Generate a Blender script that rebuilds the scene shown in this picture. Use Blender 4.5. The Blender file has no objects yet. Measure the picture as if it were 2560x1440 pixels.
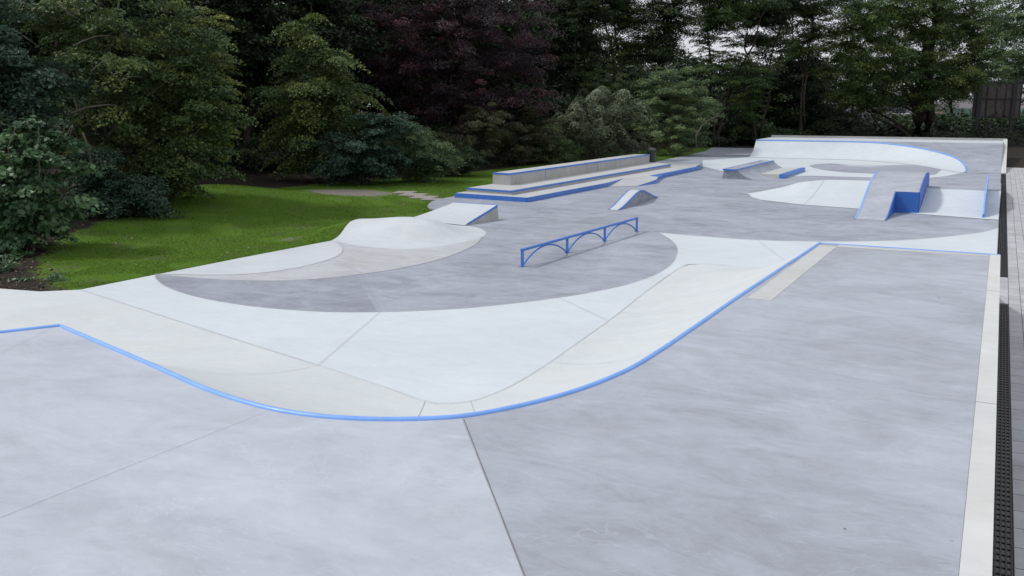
import bpy, bmesh, math, random
import numpy as np
from mathutils import Vector
random.seed(7); RNG = np.random.default_rng(11)
R = math.radians
sc = bpy.context.scene
COL = sc.collection

# ------------------------------------------------------------------ camera
CAM_H = 3.6; FPX = 2300.0; PITCH = math.atan(458/2300); YAW = R(27.7)
cam_d = bpy.data.cameras.new('camera'); cam = bpy.data.objects.new('camera', cam_d); COL.objects.link(cam)
cam.location = (0, 0, CAM_H); cam.rotation_euler = (math.pi/2 - PITCH, 0, YAW)
cam_d.sensor_width = 36; cam_d.lens = FPX/2560*36; cam_d.clip_end = 2000; cam_d.clip_start = .05
sc.camera = cam

def spot(px, depth):
    """ground position seen in column px of the photo, depth metres away"""
    f = Vector((-math.sin(YAW)*math.cos(PITCH), math.cos(YAW)*math.cos(PITCH), -math.sin(PITCH)))
    r = Vector((math.cos(YAW), math.sin(YAW), 0)); u = r.cross(f)
    d = f + r*((px-1280)/FPX) + u*(458/FPX)
    return d.x*depth, d.y*depth
def hgt(py, depth): return CAM_H + (262-py)/FPX*depth*1.02

# ------------------------------------------------------------------ materials
def new_mat(name):
    m = bpy.data.materials.new(name); m.use_nodes = True
    nt = m.node_tree; return m, nt, nt.nodes['Principled BSDF']
def N(nt, t, **kw):
    n = nt.nodes.new(t)
    for k, v in kw.items():
        if k in n.inputs: n.inputs[k].default_value = v
        else: setattr(n, k, v)
    return n
def noise(nt, vec, scale, detail=4, rough=.55, dist=0):
    n = N(nt, 'ShaderNodeTexNoise', Scale=scale, Detail=detail, Roughness=rough, Distortion=dist)
    nt.links.new(vec, n.inputs['Vector']); return n.outputs['Fac']
def mapr(nt, v, a, b, c, d):
    n = nt.nodes.new('ShaderNodeMapRange'); nt.links.new(v, n.inputs[0])
    for i, x in enumerate((a, b, c, d)): n.inputs[i+1].default_value = x
    return n.outputs[0]
def math2(nt, op, a, b):
    n = nt.nodes.new('ShaderNodeMath'); n.operation = op
    for i, v in enumerate((a, b)):
        if isinstance(v, (int, float)): n.inputs[i].default_value = v
        else: nt.links.new(v, n.inputs[i])
    return n.outputs[0]
def mixc(nt, fac, a, b, mode='MIX'):
    n = nt.nodes.new('ShaderNodeMix'); n.data_type = 'RGBA'; n.blend_type = mode
    if isinstance(fac, (int, float)): n.inputs[0].default_value = fac
    else: nt.links.new(fac, n.inputs[0])
    for i, v in ((6, a), (7, b)):
        if isinstance(v, tuple): n.inputs[i].default_value = (*v, 1)
        else: nt.links.new(v, n.inputs[i])
    return n.outputs[2]
def concrete(name, col, amp=.16, seed=0., warm=.0, streak=.5, rough=.62, aged=0., scuff=.30):
    m, nt, p = new_mat(name)
    tc = nt.nodes.new('ShaderNodeTexCoord')
    mp = N(nt, 'ShaderNodeMapping'); mp.inputs['Location'].default_value = (seed*7.3, seed*3.1, seed)
    nt.links.new(tc.outputs['Object'], mp.inputs['Vector']); v = mp.outputs[0]
    mp2 = N(nt, 'ShaderNodeMapping'); mp2.inputs['Rotation'].default_value = (0, 0, R(20+seed*31)); mp2.inputs['Scale'].default_value = (.8, 1.45, 1)
    nt.links.new(v, mp2.inputs['Vector']); v2 = mp2.outputs[0]
    big = noise(nt, v, .30, 6, .65, .9)
    mid = noise(nt, v2, 1.1, 7, .66, 1.0)
    fine = noise(nt, v2, 5, 7, .75, .8)
    grain = noise(nt, v, 120, 2, .6)
    s = math2(nt, 'MULTIPLY', mapr(nt, big, .33, .67, -1, 1), .6)
    s = math2(nt, 'ADD', s, math2(nt, 'MULTIPLY', mapr(nt, mid, .32, .68, -1, 1), streak))
    s = math2(nt, 'ADD', s, math2(nt, 'MULTIPLY', mapr(nt, fine, .3, .7, -1, 1), .34))
    s = math2(nt, 'ADD', s, math2(nt, 'MULTIPLY', mapr(nt, grain, .3, .7, -1, 1), .20))
    fac = mapr(nt, s, -1, 1, 0, 1)
    lo = tuple(c*(1-amp) for c in col); hi = tuple(min(.9, c*(1+amp)) for c in col)
    c = mixc(nt, fac, lo, hi)
    # trowel arcs and wheel scuffs: thin winding light and dark marks
    sn = noise(nt, v2, .9, 3, .5, 3.0); sb = math2(nt, 'ABSOLUTE', math2(nt, 'SUBTRACT', sn, .5), 0)
    msk = mapr(nt, noise(nt, v, .45, 3, .5), .45, .62, 0, 1)
    c = mixc(nt, math2(nt, 'MULTIPLY', mapr(nt, sb, .0, .012, scuff, 0), msk), c, tuple(min(.85, x*1.35) for x in col))
    sn2 = noise(nt, v, 1.7, 2, .5, 2.2); sb2 = math2(nt, 'ABSOLUTE', math2(nt, 'SUBTRACT', sn2, .47), 0)
    msk2 = mapr(nt, noise(nt, v2, .6, 3, .5), .5, .66, 0, 1)
    c = mixc(nt, math2(nt, 'MULTIPLY', mapr(nt, sb2, .0, .006, scuff*.8, 0), msk2), c, tuple(x*.62 for x in col))
    # small dark pits
    pit = N(nt, 'ShaderNodeTexVoronoi', Scale=1.3); nt.links.new(v, pit.inputs['Vector'])
    pf = mapr(nt, pit.outputs['Distance'], .012, .022, .35, 0)
    c = mixc(nt, pf, c, (.10, .09, .09))
    if warm:
        w = mapr(nt, noise(nt, v, .7, 5, .65, 1.2), .5, .72, 0, warm)
        c = mixc(nt, w, c, (col[0]*.95, col[1]*.84, col[2]*.68))
    if aged:
        w = mapr(nt, noise(nt, v2, 3.0, 6, .7, 1.2), .52, .7, 0, aged)
        c = mixc(nt, w, c, tuple(x*.55 for x in col))
    nt.links.new(c, p.inputs['Base Color'])
    nt.links.new(mapr(nt, fac, 0, 1, rough+.1, rough-.1), p.inputs['Roughness'])
    p.inputs['Specular IOR Level'].default_value = .35
    b = N(nt, 'ShaderNodeBump', Strength=.25, Distance=.004)
    nt.links.new(math2(nt, 'ADD', grain, fine), b.inputs['Height']); nt.links.new(b.outputs[0], p.inputs['Normal'])
    return m
def plain(name, col, rough=.5, spec=.4, var=.12, scale=8, metal=0.):
    m, nt, p = new_mat(name)
    tc = nt.nodes.new('ShaderNodeTexCoord')
    n = noise(nt, tc.outputs['Object'], scale, 5, .6)
    f = mapr(nt, n, .3, .7, 0, 1)
    c = mixc(nt, f, tuple(x*(1-var) for x in col), tuple(x*(1+var) for x in col))
    nt.links.new(c, p.inputs['Base Color']); p.inputs['Roughness'].default_value = rough
    p.inputs['Specular IOR Level'].default_value = spec; p.inputs['Metallic'].default_value = metal
    return m
def leaf_mat(name, a, b, c=None, rough=.5, trans=.25):
    m, nt, p = new_mat(name)
    at = nt.nodes.new('ShaderNodeAttribute'); at.attribute_name = 'tint'
    r = nt.nodes.new('ShaderNodeValToRGB'); nt.links.new(at.outputs['Fac'], r.inputs[0])
    r.color_ramp.elements[0].color = (*a, 1); r.color_ramp.elements[1].color = (*b, 1); r.color_ramp.elements[1].position = .75
    if c:
        e = r.color_ramp.elements.new(1.0); e.color = (*c, 1)
    nt.links.new(r.outputs[0], p.inputs['Base Color']); p.inputs['Roughness'].default_value = rough
    p.inputs['Specular IOR Level'].default_value = .35
    t = nt.nodes.new('ShaderNodeBsdfTranslucent'); nt.links.new(r.outputs[0], t.inputs[0])
    mx = nt.nodes.new('ShaderNodeMixShader'); mx.inputs[0].default_value = trans
    nt.links.new(p.outputs[0], mx.inputs[1]); nt.links.new(t.outputs[0], mx.inputs[2])
    nt.links.new(mx.outputs[0], nt.nodes['Material Output'].inputs[0])
    return m

M = {}
M['deck'] = concrete('deck_concrete', (.350, .368, .418), .22, 1, .08, .6)
M['deck_light'] = concrete('deck_concrete_light', (.418, .442, .495), .18, 2, .08, .6)
M['grey'] = concrete('floor_concrete_grey', (.308, .328, .380), .28, 3, .05, .6)
M['dark_pour_and_shade'] = concrete('concrete_dark_pour_and_shade', (.275, .288, .34), .30, 13, .04, .6)  # dark floor pour; also painted shade on kicker sides and quarter ledge end
M['white'] = concrete('floor_concrete_white', (.56, .605, .64), .09, 4, .14, .45)
M['beige'] = concrete('ramp_concrete_pale', (.56, .59, .60), .09, 5, .18, .45)
M['beige_grey'] = concrete('ramp_concrete_grey_beige', (.43, .445, .465), .18, 6, .25, .6)
M['pale'] = concrete('pale_concrete', (.53, .56, .585), .12, 7, .2, .4)
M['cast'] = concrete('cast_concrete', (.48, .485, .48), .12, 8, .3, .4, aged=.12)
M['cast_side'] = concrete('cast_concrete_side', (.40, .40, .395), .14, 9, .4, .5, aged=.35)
M['kerb'] = concrete('kerb_concrete', (.57, .58, .575), .10, 10, .35, .4, aged=.06)
M['joint'] = plain('joint_dark', (.19, .18, .18), .9, .2)
M['joint_soft'] = plain('joint_soft', (.43, .43, .42), .9, .2)
M['blue'] = plain('blue_paint', (.055, .18, .56), .42, .45, .10, 6)
M['blue_deep'] = plain('blue_paint_panel', (.035, .13, .46), .5, .4, .06, 4)
M['coping'] = plain('blue_coping_paint', (.19, .38, .82), .33, .5, .08, 5)
for k_ in ('coping', 'blue'):
    nt = M[k_].node_tree; p_ = nt.nodes['Principled BSDF']; src = p_.inputs['Base Color'].links[0].from_socket
    tc = nt.nodes.new('ShaderNodeTexCoord'); nn_ = noise(nt, tc.outputs['Object'], 3.2, 8, .75, .6)
    cc = mixc(nt, mapr(nt, nn_, .60, .70, 0, .45), src, (.40, .46, .58)); cc = mixc(nt, mapr(nt, noise(nt, tc.outputs['Object'], 7, 7, .8), .66, .72, 0, .6), cc, (.10, .12, .17))
    nt.links.new(cc, p_.inputs['Base Color']); nt.links.new(mapr(nt, nn_, .4, .7, .3, .6), p_.inputs['Roughness'])
M['black'] = plain('black_grate', (.014, .015, .018), .55, .4)
M['dark_metal'] = plain('dark_metal', (.02, .022, .026), .45, .5)
M['slab'] = concrete('slab_stone', (.30, .27, .25), .15, 12, .3)
M['bark'] = plain('bark', (.045, .036, .028), .9, .2, .35, 5)
M['bark_pale'] = plain('bark_pale', (.14, .12, .10), .9, .2, .3, 5)
M['brown_panel'] = plain('brown_panel', (.14, .12, .115), .8, .2, .35, 1.2)

def paving_mat():
    m, nt, p = new_mat('paving_slabs')
    tc = nt.nodes.new('ShaderNodeTexCoord'); mp = nt.nodes.new('ShaderNodeMapping'); mp.inputs['Rotation'].default_value = (0, 0, math.pi/2)
    nt.links.new(tc.outputs['Object'], mp.inputs[0])
    b = N(nt, 'ShaderNodeTexBrick', Scale=1.0); nt.links.new(mp.outputs[0], b.inputs['Vector'])
    b.inputs['Color1'].default_value = (.44, .445, .46, 1); b.inputs['Color2'].default_value = (.37, .375, .39, 1); b.inputs['Mortar'].default_value = (.09, .09, .09, 1)
    b.inputs['Mortar Size'].default_value = .006; b.inputs['Brick Width'].default_value = .40; b.inputs['Row Height'].default_value = .20; b.inputs['Bias'].default_value = -.1
    f = mapr(nt, noise(nt, tc.outputs['Object'], 1.2, 6, .65), .3, .7, .75, 1.15)
    n = nt.nodes.new('ShaderNodeVectorMath'); n.operation = 'SCALE'; nt.links.new(b.outputs['Color'], n.inputs[0]); nt.links.new(f, n.inputs['Scale'])
    nt.links.new(n.outputs[0], p.inputs['Base Color']); p.inputs['Roughness'].default_value = .8
    return m
M['paving'] = paving_mat()

def ground_mat():
    m, nt, p = new_mat('ground_soil_and_grass')
    tc = nt.nodes.new('ShaderNodeTexCoord'); v = tc.outputs['Object']
    at = nt.nodes.new('ShaderNodeAttribute'); at.attribute_name = 'lawn'
    n1 = noise(nt, v, .9, 8, .7, .6); n2 = noise(nt, v, 14, 5, .75); n3 = noise(nt, v, .22, 3)
    mpg = N(nt, 'ShaderNodeMapping'); mpg.inputs['Scale'].default_value = (1, 1, 1); nt.links.new(v, mpg.inputs[0])
    g = mixc(nt, mapr(nt, n2, .3, .7, 0, 1), (.060, .125, .012), (.105, .195, .020))
    g = mixc(nt, mapr(nt, n3, .35, .65, 0, .5), g, (.085, .16, .02))
    soil = mixc(nt, mapr(nt, n2, .3, .7, 0, 1), (.018, .014, .011), (.05, .04, .032))
    bare = mixc(nt, mapr(nt, n2, .3, .7, 0, 1), (.13, .115, .10), (.30, .265, .235))
    at2 = nt.nodes.new('ShaderNodeAttribute'); at2.attribute_name = 'bare'
    # thin spots in the turf
    thin = mapr(nt, n1, .53, .68, 0, .8)
    g = mixc(nt, thin, g, mixc(nt, .5, (.13, .11, .08), (.07, .10, .03)))
    f = mapr(nt, math2(nt, 'ADD', at.outputs['Fac'], math2(nt, 'MULTIPLY', math2(nt, 'SUBTRACT', n1, .5), .9)), .42, .58, 0, 1)
    c = mixc(nt, f, soil, g)
    fb = mapr(nt, math2(nt, 'ADD', at2.outputs['Fac'], math2(nt, 'MULTIPLY', math2(nt, 'SUBTRACT', n1, .5), .8)), .4, .7, 0, 1)
    c = mixc(nt, fb, c, bare)
    nt.links.new(c, p.inputs['Base Color']); p.inputs['Roughness'].default_value = .95; p.inputs['Specular IOR Level'].default_value = .1
    b = N(nt, 'ShaderNodeBump', Strength=.9, Distance=.05); nt.links.new(n2, b.inputs['Height']); nt.links.new(b.outputs[0], p.inputs['Normal'])
    return m
M['ground'] = ground_mat()

# ------------------------------------------------------------------ mesh helpers
class MB:
    def __init__(s): s.v = []; s.f = []; s.m = []
    def face(s, pts, mi=0):
        i = len(s.v); s.v += [tuple(p) for p in pts]; s.f.append(tuple(range(i, i+len(pts)))); s.m.append(mi)
    def grid(s, rows, mi=0, flip=False, mif=None):
        b = len(s.v); n = len(rows[0])
        for r in rows: s.v += [tuple(p) for p in r]
        for i in range(len(rows)-1):
            for j in range(n-1):
                q = (b+i*n+j, b+i*n+j+1, b+(i+1)*n+j+1, b+(i+1)*n+j)
                s.f.append(q[::-1] if flip else q); s.m.append(mif(i, j) if mif else mi)
    def box(s, x0, x1, y0, y1, z0, z1, mi=0, top=None):
        P = [(x0,y0,z0),(x1,y0,z0),(x1,y1,z0),(x0,y1,z0),(x0,y0,z1),(x1,y0,z1),(x1,y1,z1),(x0,y1,z1)]
        s.hexa(P, mi, top)
    def hexa(s, P, mi=0, top=None):
        b = len(s.v); s.v += P
        for k, q in enumerate(((0,3,2,1),(4,5,6,7),(0,1,5,4),(1,2,6,5),(2,3,7,6),(3,0,4,7))):
            s.f.append(tuple(b+i for i in q)); s.m.append(top if (top is not None and k == 1) else mi)
    def prism(s, poly, z0, z1, mi=0, top=None, bottom=True):
        """poly counter-clockwise; z1 a number or a function of x, y"""
        zf = z1 if callable(z1) else (lambda x, y: z1)
        b = len(s.v); n = len(poly)
        s.v += [(x, y, z0) for x, y in poly] + [(x, y, zf(x, y)) for x, y in poly]
        s.f.append(tuple(b+n+i for i in range(n))); s.m.append(mi if top is None else top)
        if bottom: s.f.append(tuple(b+i for i in reversed(range(n)))); s.m.append(mi)
        for i in range(n):
            j = (i+1) % n; s.f.append((b+i, b+j, b+n+j, b+n+i)); s.m.append(mi)
    def side_prism(s, prof, x0, x1, mi=0, mis=None):
        """profile in (y, z), extruded along x"""
        b = len(s.v); n = len(prof)
        X0 = x0 if callable(x0) else (lambda y: x0); X1 = x1 if callable(x1) else (lambda y: x1)
        s.v += [(X0(y), y, z) for y, z in prof] + [(X1(y), y, z) for y, z in prof]
        s.f.append(tuple(b+i for i in range(n))); s.m.append(mi)
        s.f.append(tuple(b+n+i for i in reversed(range(n)))); s.m.append(mi)
        for i in range(n):
            j = (i+1) % n; s.f.append((b+i, b+n+i, b+n+j, b+j)); s.m.append(mi if mis is None else mis(i))
    def tube(s, pts, rad, seg=8, mi=0, caps=True):
        pts = [Vector(p) for p in pts]; b = len(s.v); n = len(pts)
        for i, p in enumerate(pts):
            t = (pts[min(i+1, n-1)] - pts[max(i-1, 0)]).normalized()
            a = t.cross(Vector((0, 0, 1)));
            if a.length < .05: a = t.cross(Vector((1, 0, 0)))
            a.normalize(); c = a.cross(t)
            r_ = rad[i] if hasattr(rad, '__len__') else rad
            for k in range(seg):
                w = 2*math.pi*k/seg; s.v.append(tuple(p + a*math.cos(w)*r_ + c*math.sin(w)*r_))
        for i in range(n-1):
            for k in range(seg):
                l = (k+1) % seg; s.f.append((b+i*seg+k, b+i*seg+l, b+(i+1)*seg+l, b+(i+1)*seg+k)); s.m.append(mi)
        if caps:
            s.f.append(tuple(b+k for k in reversed(range(seg)))); s.m.append(mi)
            s.f.append(tuple(b+(n-1)*seg+k for k in range(seg))); s.m.append(mi)
    def strip(s, pts, w, z=0., mi=0):
        """flat ribbon along a polyline, lying on height z (or the points' own z)"""
        P = [Vector(p if len(p) == 3 else (*p, z)) for p in pts]; L = []; Rr = []
        for i, p in enumerate(P):
            t = (P[min(i+1, len(P)-1)] - P[max(i-1, 0)]); a = Vector((-t.y, t.x, 0)).normalized()*w/2
            L.append(p+a); Rr.append(p-a)
        s.grid([Rr, L], mi)
    def build(s, name, mats, parent=None, smooth=False, fix=False):
        me = bpy.data.meshes.new(name); me.from_pydata(s.v, [], s.f)
        for m in (mats if isinstance(mats, (list, tuple)) else [mats]): me.materials.append(m)
        me.polygons.foreach_set('material_index', s.m)
        if fix:
            bm = bmesh.new(); bm.from_mesh(me); bmesh.ops.remove_doubles(bm, verts=bm.verts, dist=1e-4)
            bmesh.ops.recalc_face_normals(bm, faces=bm.faces); bm.to_mesh(me); bm.free()
        if smooth:
            me.polygons.foreach_set('use_smooth', [True]*len(me.polygons))
            if smooth is not True: me.set_sharp_from_angle(angle=R(smooth))
        me.update()
        o = bpy.data.objects.new(name, me); COL.objects.link(o)
        if parent: o.parent = parent
        return o
def bevel(o, w=.012, seg=2):
    m = o.modifiers.new('edge', 'BEVEL'); m.width = w; m.segments = seg; m.limit_method = 'ANGLE'; m.angle_limit = R(40); m.harden_normals = False
    return o
def tag(o, label=None, cat=None, group=None, kind=None):
    if label: o['label'] = label
    if cat: o['category'] = cat
    if group: o['group'] = group
    if kind: o['kind'] = kind
    return o
def empty(name, loc, label, cat, group=None):
    o = bpy.data.objects.new(name, None); COL.objects.link(o); o.location = loc; o.empty_display_size = .3
    return tag(o, label, cat, group)
def keep(o, parent):
    """parent built in world coordinates: keep it where it stands"""
    o.parent = parent; o.matrix_parent_inverse.identity(); o.location = -parent.location
    return o
def crv(pts, n=6, closed=False):
    """Catmull-Rom through the points"""
    P = [Vector(p) for p in pts]; out = []
    for i in range(len(P)-1):
        p0 = P[max(i-1, 0)]; p1 = P[i]; p2 = P[i+1]; p3 = P[min(i+2, len(P)-1)]
        for k in range(n):
            t = k/n
            out.append(.5*((2*p1)+(-p0+p2)*t+(2*p0-5*p1+4*p2-p3)*t*t+(-p0+3*p1-3*p2+p3)*t**3))
    out.append(P[-1]); return [tuple(p) for p in out]
def interp(x, xs, ys): return float(np.interp(x, xs, ys))

ZD = 1.2       # height of the near deck
# ------------------------------------------------------------------ measured plan (metres)
cres = [(-8.44,25.14),(-7.62,23.78),(-7.1,22.62),(-6.82,21.74),(-6.56,20.74),(-6.39,19.72),(-6.34,18.63),(-6.45,17.56),(-6.70,16.64),(-7.16,15.57),(-8.05,14.2),(-8.77,13.47),(-9.48,12.95),(-10.42,12.50),(-11.75,12.28),(-13.2,12.40),(-14.51,12.82),(-15.45,13.35),(-15.9,13.72)]
steparc = [(.17,30.85),(-.39,29.28),(-1.71,27.23),(-2.82,26.22),(-4.05,25.49),(-5.51,25.0),(-6.85,24.97),(-8.44,25.14)]
pale_low = [(-15.9,13.72),(-15.39,13.80),(-14.62,13.87),(-13.86,14.06),(-13.05,14.44),(-12.48,14.99),(-12.08,15.72),(-11.75,16.51),(-11.57,17.56),(-11.58,18.77),(-11.8,20.08),(-12.05,20.96),(-12.46,21.93)]
pale_up = [(-15.94,13.75),(-15.5,13.95),(-14.94,14.16),(-14.33,14.54),(-13.92,15.1),(-13.75,15.75),(-13.75,16.34),(-13.84,17.04),(-14.06,17.72),(-14.50,18.40),(-15.09,19.02),(-15.69,19.46)]
hump_front = [(-15.74,19.52),(-15.3,19.42),(-14.81,19.24),(-14.23,19.12),(-13.4,19.18),(-12.85,19.6),(-12.52,20.58),(-12.48,21.66),(-12.78,22.68),(-13.3,23.4),(-13.75,23.75),(-14.18,23.83)]
grassedge = [(-17.41,11.19),(-16.45,11.37),(-15.90,11.85),(-15.86,13.75),(-15.85,16.32),(-15.74,19.52)]
disc = [(-16.85,26.9),(-17.76,27.55),(-18.35,28.29),(-18.97,29.57),(-19.21,30.83),(-19.2,31.78)]
farpale = [(-15.58,54.14),(-13.31,50.42),(-10.64,47.9),(-8.6,47.8),(-6.85,47.9),(-5.42,48.34),(-2.81,51.13),(-1.58,55.7)]
seam = [(-15.90,11.85),(-11.38,10.62),(-8.21,9.77),(-6.9,9.40),(-6.4,9.24),(-6.10,9.14),(-5.80,9.13),(-5.52,9.35),(-5.40,9.75),(-5.35,10.3),(-5.38,11.34),(-5.47,12.5),(-5.63,14.5),(-5.9,17.0),(-6.12,19.9),(-5.9,20.45),(-4.5,20.6),(.17,20.6)]

plaza_out = ([(.17,-8),(.17,79),(-22,79),(-20.6,72),(-19.6,57),(-19.3,50),(-19.2,40)] + disc[::-1] +
             [(-16.6,25.9),(-16.35,24.4),(-16.55,23.0),(-16.35,21.2)] + grassedge[::-1] + [(-19,11.1),(-24,10.2),(-30,4),(-30,-8)])

# ------------------------------------------------------------------ plaza floor
fl = MB()
fl.prism(plaza_out, -.35, 0, 2, 0)
def zone(pts, z, mi): fl.face([(x, y, z) for x, y in pts], mi)
w1 = crv(seam, 5) + crv(steparc, 5)[0:] + crv(cres, 5)[1:]
zone(w1, .004, 1)
lowp = crv(pale_low, 5); upp = crv(pale_up, 5)
zone(lowp + crv(hump_front, 5)[::-1][12:], .004, 3)
zone([(-15.86,13.75)] + upp + [(-15.74,19.5),(-15.85,16.32)], .008, 4)
zone([(-17.41,11.19),(-16.45,11.37),(-15.90,11.85),(-11.38,10.62),(-8.21,9.77),(-7.0,7.5),(-8,3),(-12,0),(-24,-4),(-29,3),(-24,10.1),(-19,11.05)], .004, 5)
far_zone = crv(farpale, 5) + [(-1.2,58),(-3,66),(-15.3,66),(-17.3,60)]
zone(far_zone, .004, 1)
zone(crv([p for p in cres if p[0] < -9.4][:] , 5) + [(-15.39,13.80)][:0] + crv([p for p in pale_low if p[0] < -12.0 and p[1] < 16], 5)[1:], .003, 7)
zone(crv([(-10.11,57.85),(-9.91,59.4),(-9.2,60.4),(-7.98,58.7),(-6.87,58.5),(-5.76,59.8),(-4.46,61.2),(-3.0,59.2),(-2.85,55.5),(-3.01,53.0),(-4.33,52.5),(-5.74,52.6),(-7.34,52.9),(-8.66,54.3),(-9.59,56.1),(-10.11,57.85)], 4)[:-1], .010, 0)
zone(crv([(-9.0,60.2),(-7.5,59.2),(-6.2,59.8),(-5.0,61.5),(-6.5,63),(-8.4,62.4),(-9.0,60.2)], 4)[:-1], .016, 1)
def joint(pts, w=.008, mi=6, z=.020): fl.strip(pts, w, z, mi)
for a, b in (((-12.01,15.87),(-9.44,12.95)),((-13.6,17.0),(-12.01,15.87)),((-5.64,25.05),(-4.18,21.73)),((-7.16,15.55),(-5.62,14.2)),
             ((-12.0,19.5),(-9.3,18.2)),((-9.3,18.2),(-6.4,18.4)),((-19.1,36.5),(-9,38.2)),((-8.7,31.4),(.17,31.2)),((-9.0,25.3),(-14,24.6)),((-15.5,43.4),(-9,42.0))):
    joint([a, b])
joint([(-9.44,12.95),(-8.21,9.77)])
joint(crv(seam, 5), .010); joint(crv(cres, 5), .007); joint(lowp, .010); joint(upp, .010); joint(crv(steparc, 4), .014); joint(crv(farpale, 4), .02)
plaza = fl.build('plaza', [M['grey'], M['white'], M['cast_side'], M['beige_grey'], M['pale'], M['beige'], M['joint_soft'], M['dark_pour_and_shade']])
tag(plaza, kind='structure')

# ------------------------------------------------------------------ near deck with curved bank
deck = empty('skate_bank', (-3, 4, 0), 'large raised grey concrete platform in the foreground with pale curved bank and long blue coping', 'skate ramp')
def profile(cp, sp, n=14, zd=ZD):
    """concave transition from the floor (sp) up to the coping (cp)"""
    dx, dy = cp[0]-sp[0], cp[1]-sp[1]; run = math.hypot(dx, dy); r = (run*run+zd*zd)/(2*zd); out = []
    for k in range(n+1):
        t = k/n; d = run*t; z = r-math.sqrt(max(0, r*r-d*d))
        out.append((sp[0]+dx*t, sp[1]+dy*t, z+.010*(1-t)))
    return out
pairs = []
nl = Vector((-.865,.50)); nu = Vector((.243,.97)); cl = Vector((-9.03,6.44))
for t in (14, 8, 3, 1): pairs.append(((cl.x-.50*t, cl.y-.865*t), (cl.x-.50*t+nl.x*3.4, cl.y-.865*t+nl.y*3.4)))
fan0 = len(pairs)
for k in range(0, 13):
    a = 150+(76-150)*k/12; pairs.append(((cl.x, cl.y), (cl.x+3.43*math.cos(R(a)), cl.y+3.43*math.sin(R(a)))))
pairs[-1] = ((cl.x, cl.y), (-8.21, 9.77))
mid_c = [(-9.03,6.44),(-7.9,6.11),(-6.75,5.77),(-5.83,5.49),(-5.1,5.36),(-4.6,5.38),(-4.21,5.49),(-3.85,5.67),(-3.55,5.90),(-3.33,6.22),(-3.15,6.58),(-3.0,7.0),(-2.89,7.5),(-2.83,8.05),(-2.80,9.19),(-2.78,11.34),(-2.74,13.5),(-2.70,15.3),(-2.67,16.79)]
mid_s = [(-8.21,9.77),(-7.55,9.585),(-7.0,9.43),(-6.62,9.31),(-6.35,9.225),(-6.18,9.16),(-6.0,9.12),(-5.82,9.13),(-5.66,9.21),(-5.53,9.34),(-5.44,9.55),(-5.39,9.78),(-5.36,10.05),(-5.35,10.35),(-5.355,10.75),(-5.38,11.45),(-5.55,13.5),(-5.72,15.3),(-5.88,16.79)]
mc = crv(mid_c, 4); ms = crv(mid_s, 4); pairs += list(zip(mc[1:], ms[1:]))
mid_end = len(pairs)-1
for sp in ((-5.96,17.9),(-6.06,19.0),(-6.12,19.9),(-6.05,20.25),(-5.8,20.48),(-4.5,20.6),(-2.67,20.6)): pairs.append(((-2.67,16.79), sp))
for x in (-1.5, -.6, .168): pairs.append(((x,16.79), (x,20.6)))
bank = MB(); rows = [profile(c, s) for c, s in pairs]
bank.grid(rows, 0, flip=True)
bank.face([rows[-1][k] for k in range(len(rows[-1]))] + [(.168,16.79,0)], 0)
bk = keep(bank.build('bank', [M['beige']], smooth=35), deck)
# joints on the bank follow its curve
for i in (fan0+12, mid_end-48, mid_end-35, mid_end-12, mid_end-5):
    r_ = [Vector(p)+Vector((0, 0, .006)) for p in rows[i]]
    bj = MB(); bj.strip([tuple(p) for p in r_], .007, 0, 0); keep(bj.build('joint', [M['joint_soft']]), deck)

coping_line = [c for c, s in pairs]; cl2 = []
for c in coping_line:
    if not cl2 or math.hypot(c[0]-cl2[-1][0], c[1]-cl2[-1][1]) > .01: cl2.append(c)
deck_poly = cl2 + [(0.01,16.79)] if cl2[-1][0] < 0.0 else cl2[:-1] + [(0.01,16.79)]
jA, jB = (-3.52,5.86), (1.2,-.24)
# two pours of the deck, split along the joint that runs from the coping towards the photographer
near = min(range(len(deck_poly)), key=lambda i: math.hypot(deck_poly[i][0]+3.52, deck_poly[i][1]-5.90))
dk = MB()
left = deck_poly[:near+1] + [(-.6,2.15),(.01,1.38),(.01,-8),(-17,-8)]
right = deck_poly[near:] + [(.01,1.38),(-.6,2.15)]
dk.face([(x, y, ZD) for x, y in left[::-1]], 1)
dk.face([(x, y, ZD) for x, y in right[::-1]], 0)
for lst in (left, right): pass
def lines(mbx, segs, w, mi, z):
    for s_ in segs: mbx.strip(s_, w, z, mi)
Zj = ZD+.003
lines(dk, [[(-3.50,5.86),(-.6,2.15),(.0,1.4)]], .0075, 3, Zj)
lines(dk, [[(-4.99,5.30),(-5.03,3.8),(-5.09,1.0)], [(-2.45,8.90),(0.0,8.13)], [(-9.0,6.30),(-8.55,5.45),(-8.0,3)]], .0032, 2, Zj)
o = keep(dk.build('deck', [M['deck'], M['deck_light'], M['joint_soft'], M['joint']]), deck)
# warm pale repair strip behind the coping
st = MB(); st.prism([(-2.66,11.46),(-2.36,11.46),(-2.34,16.55),(-2.63,16.55)], ZD-.05, ZD+.004); keep(st.build('edge_strip', [M['cast']]), deck)
st = MB(); st.prism([(-2.34,16.50),(0.0,16.50),(0.0,16.74),(-2.34,16.74)][::1], ZD-.05, ZD+.0035); keep(st.build('edge_strip', [M['cast']]), deck)
cpm = MB(); cpm.tube([(x, y, ZD-.006) for x, y in cl2 if y < 16.795 and x < -2.66 or y < 16.7], .031, 10); cpm.tube([(-2.67,16.79,ZD),(.16,16.79,ZD)], .016, 6); keep(cpm.build('coping', [M['coping']], smooth=40), deck)
# side wall with its cap
wl = MB(); wl.box(.012, .165, -8, 16.76, 0, ZD+.006, 0); wl.box(-.001, .011, -8, 16.74, ZD-.06, ZD-.004, 1)
for yy in (3.0, 8.18, 13.4): wl.box(.0125, .1655, yy, yy+.006, .2, ZD+.0075, 1)
keep(wl.build('side_wall', [M['kerb'], M['joint']]), deck)

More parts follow.
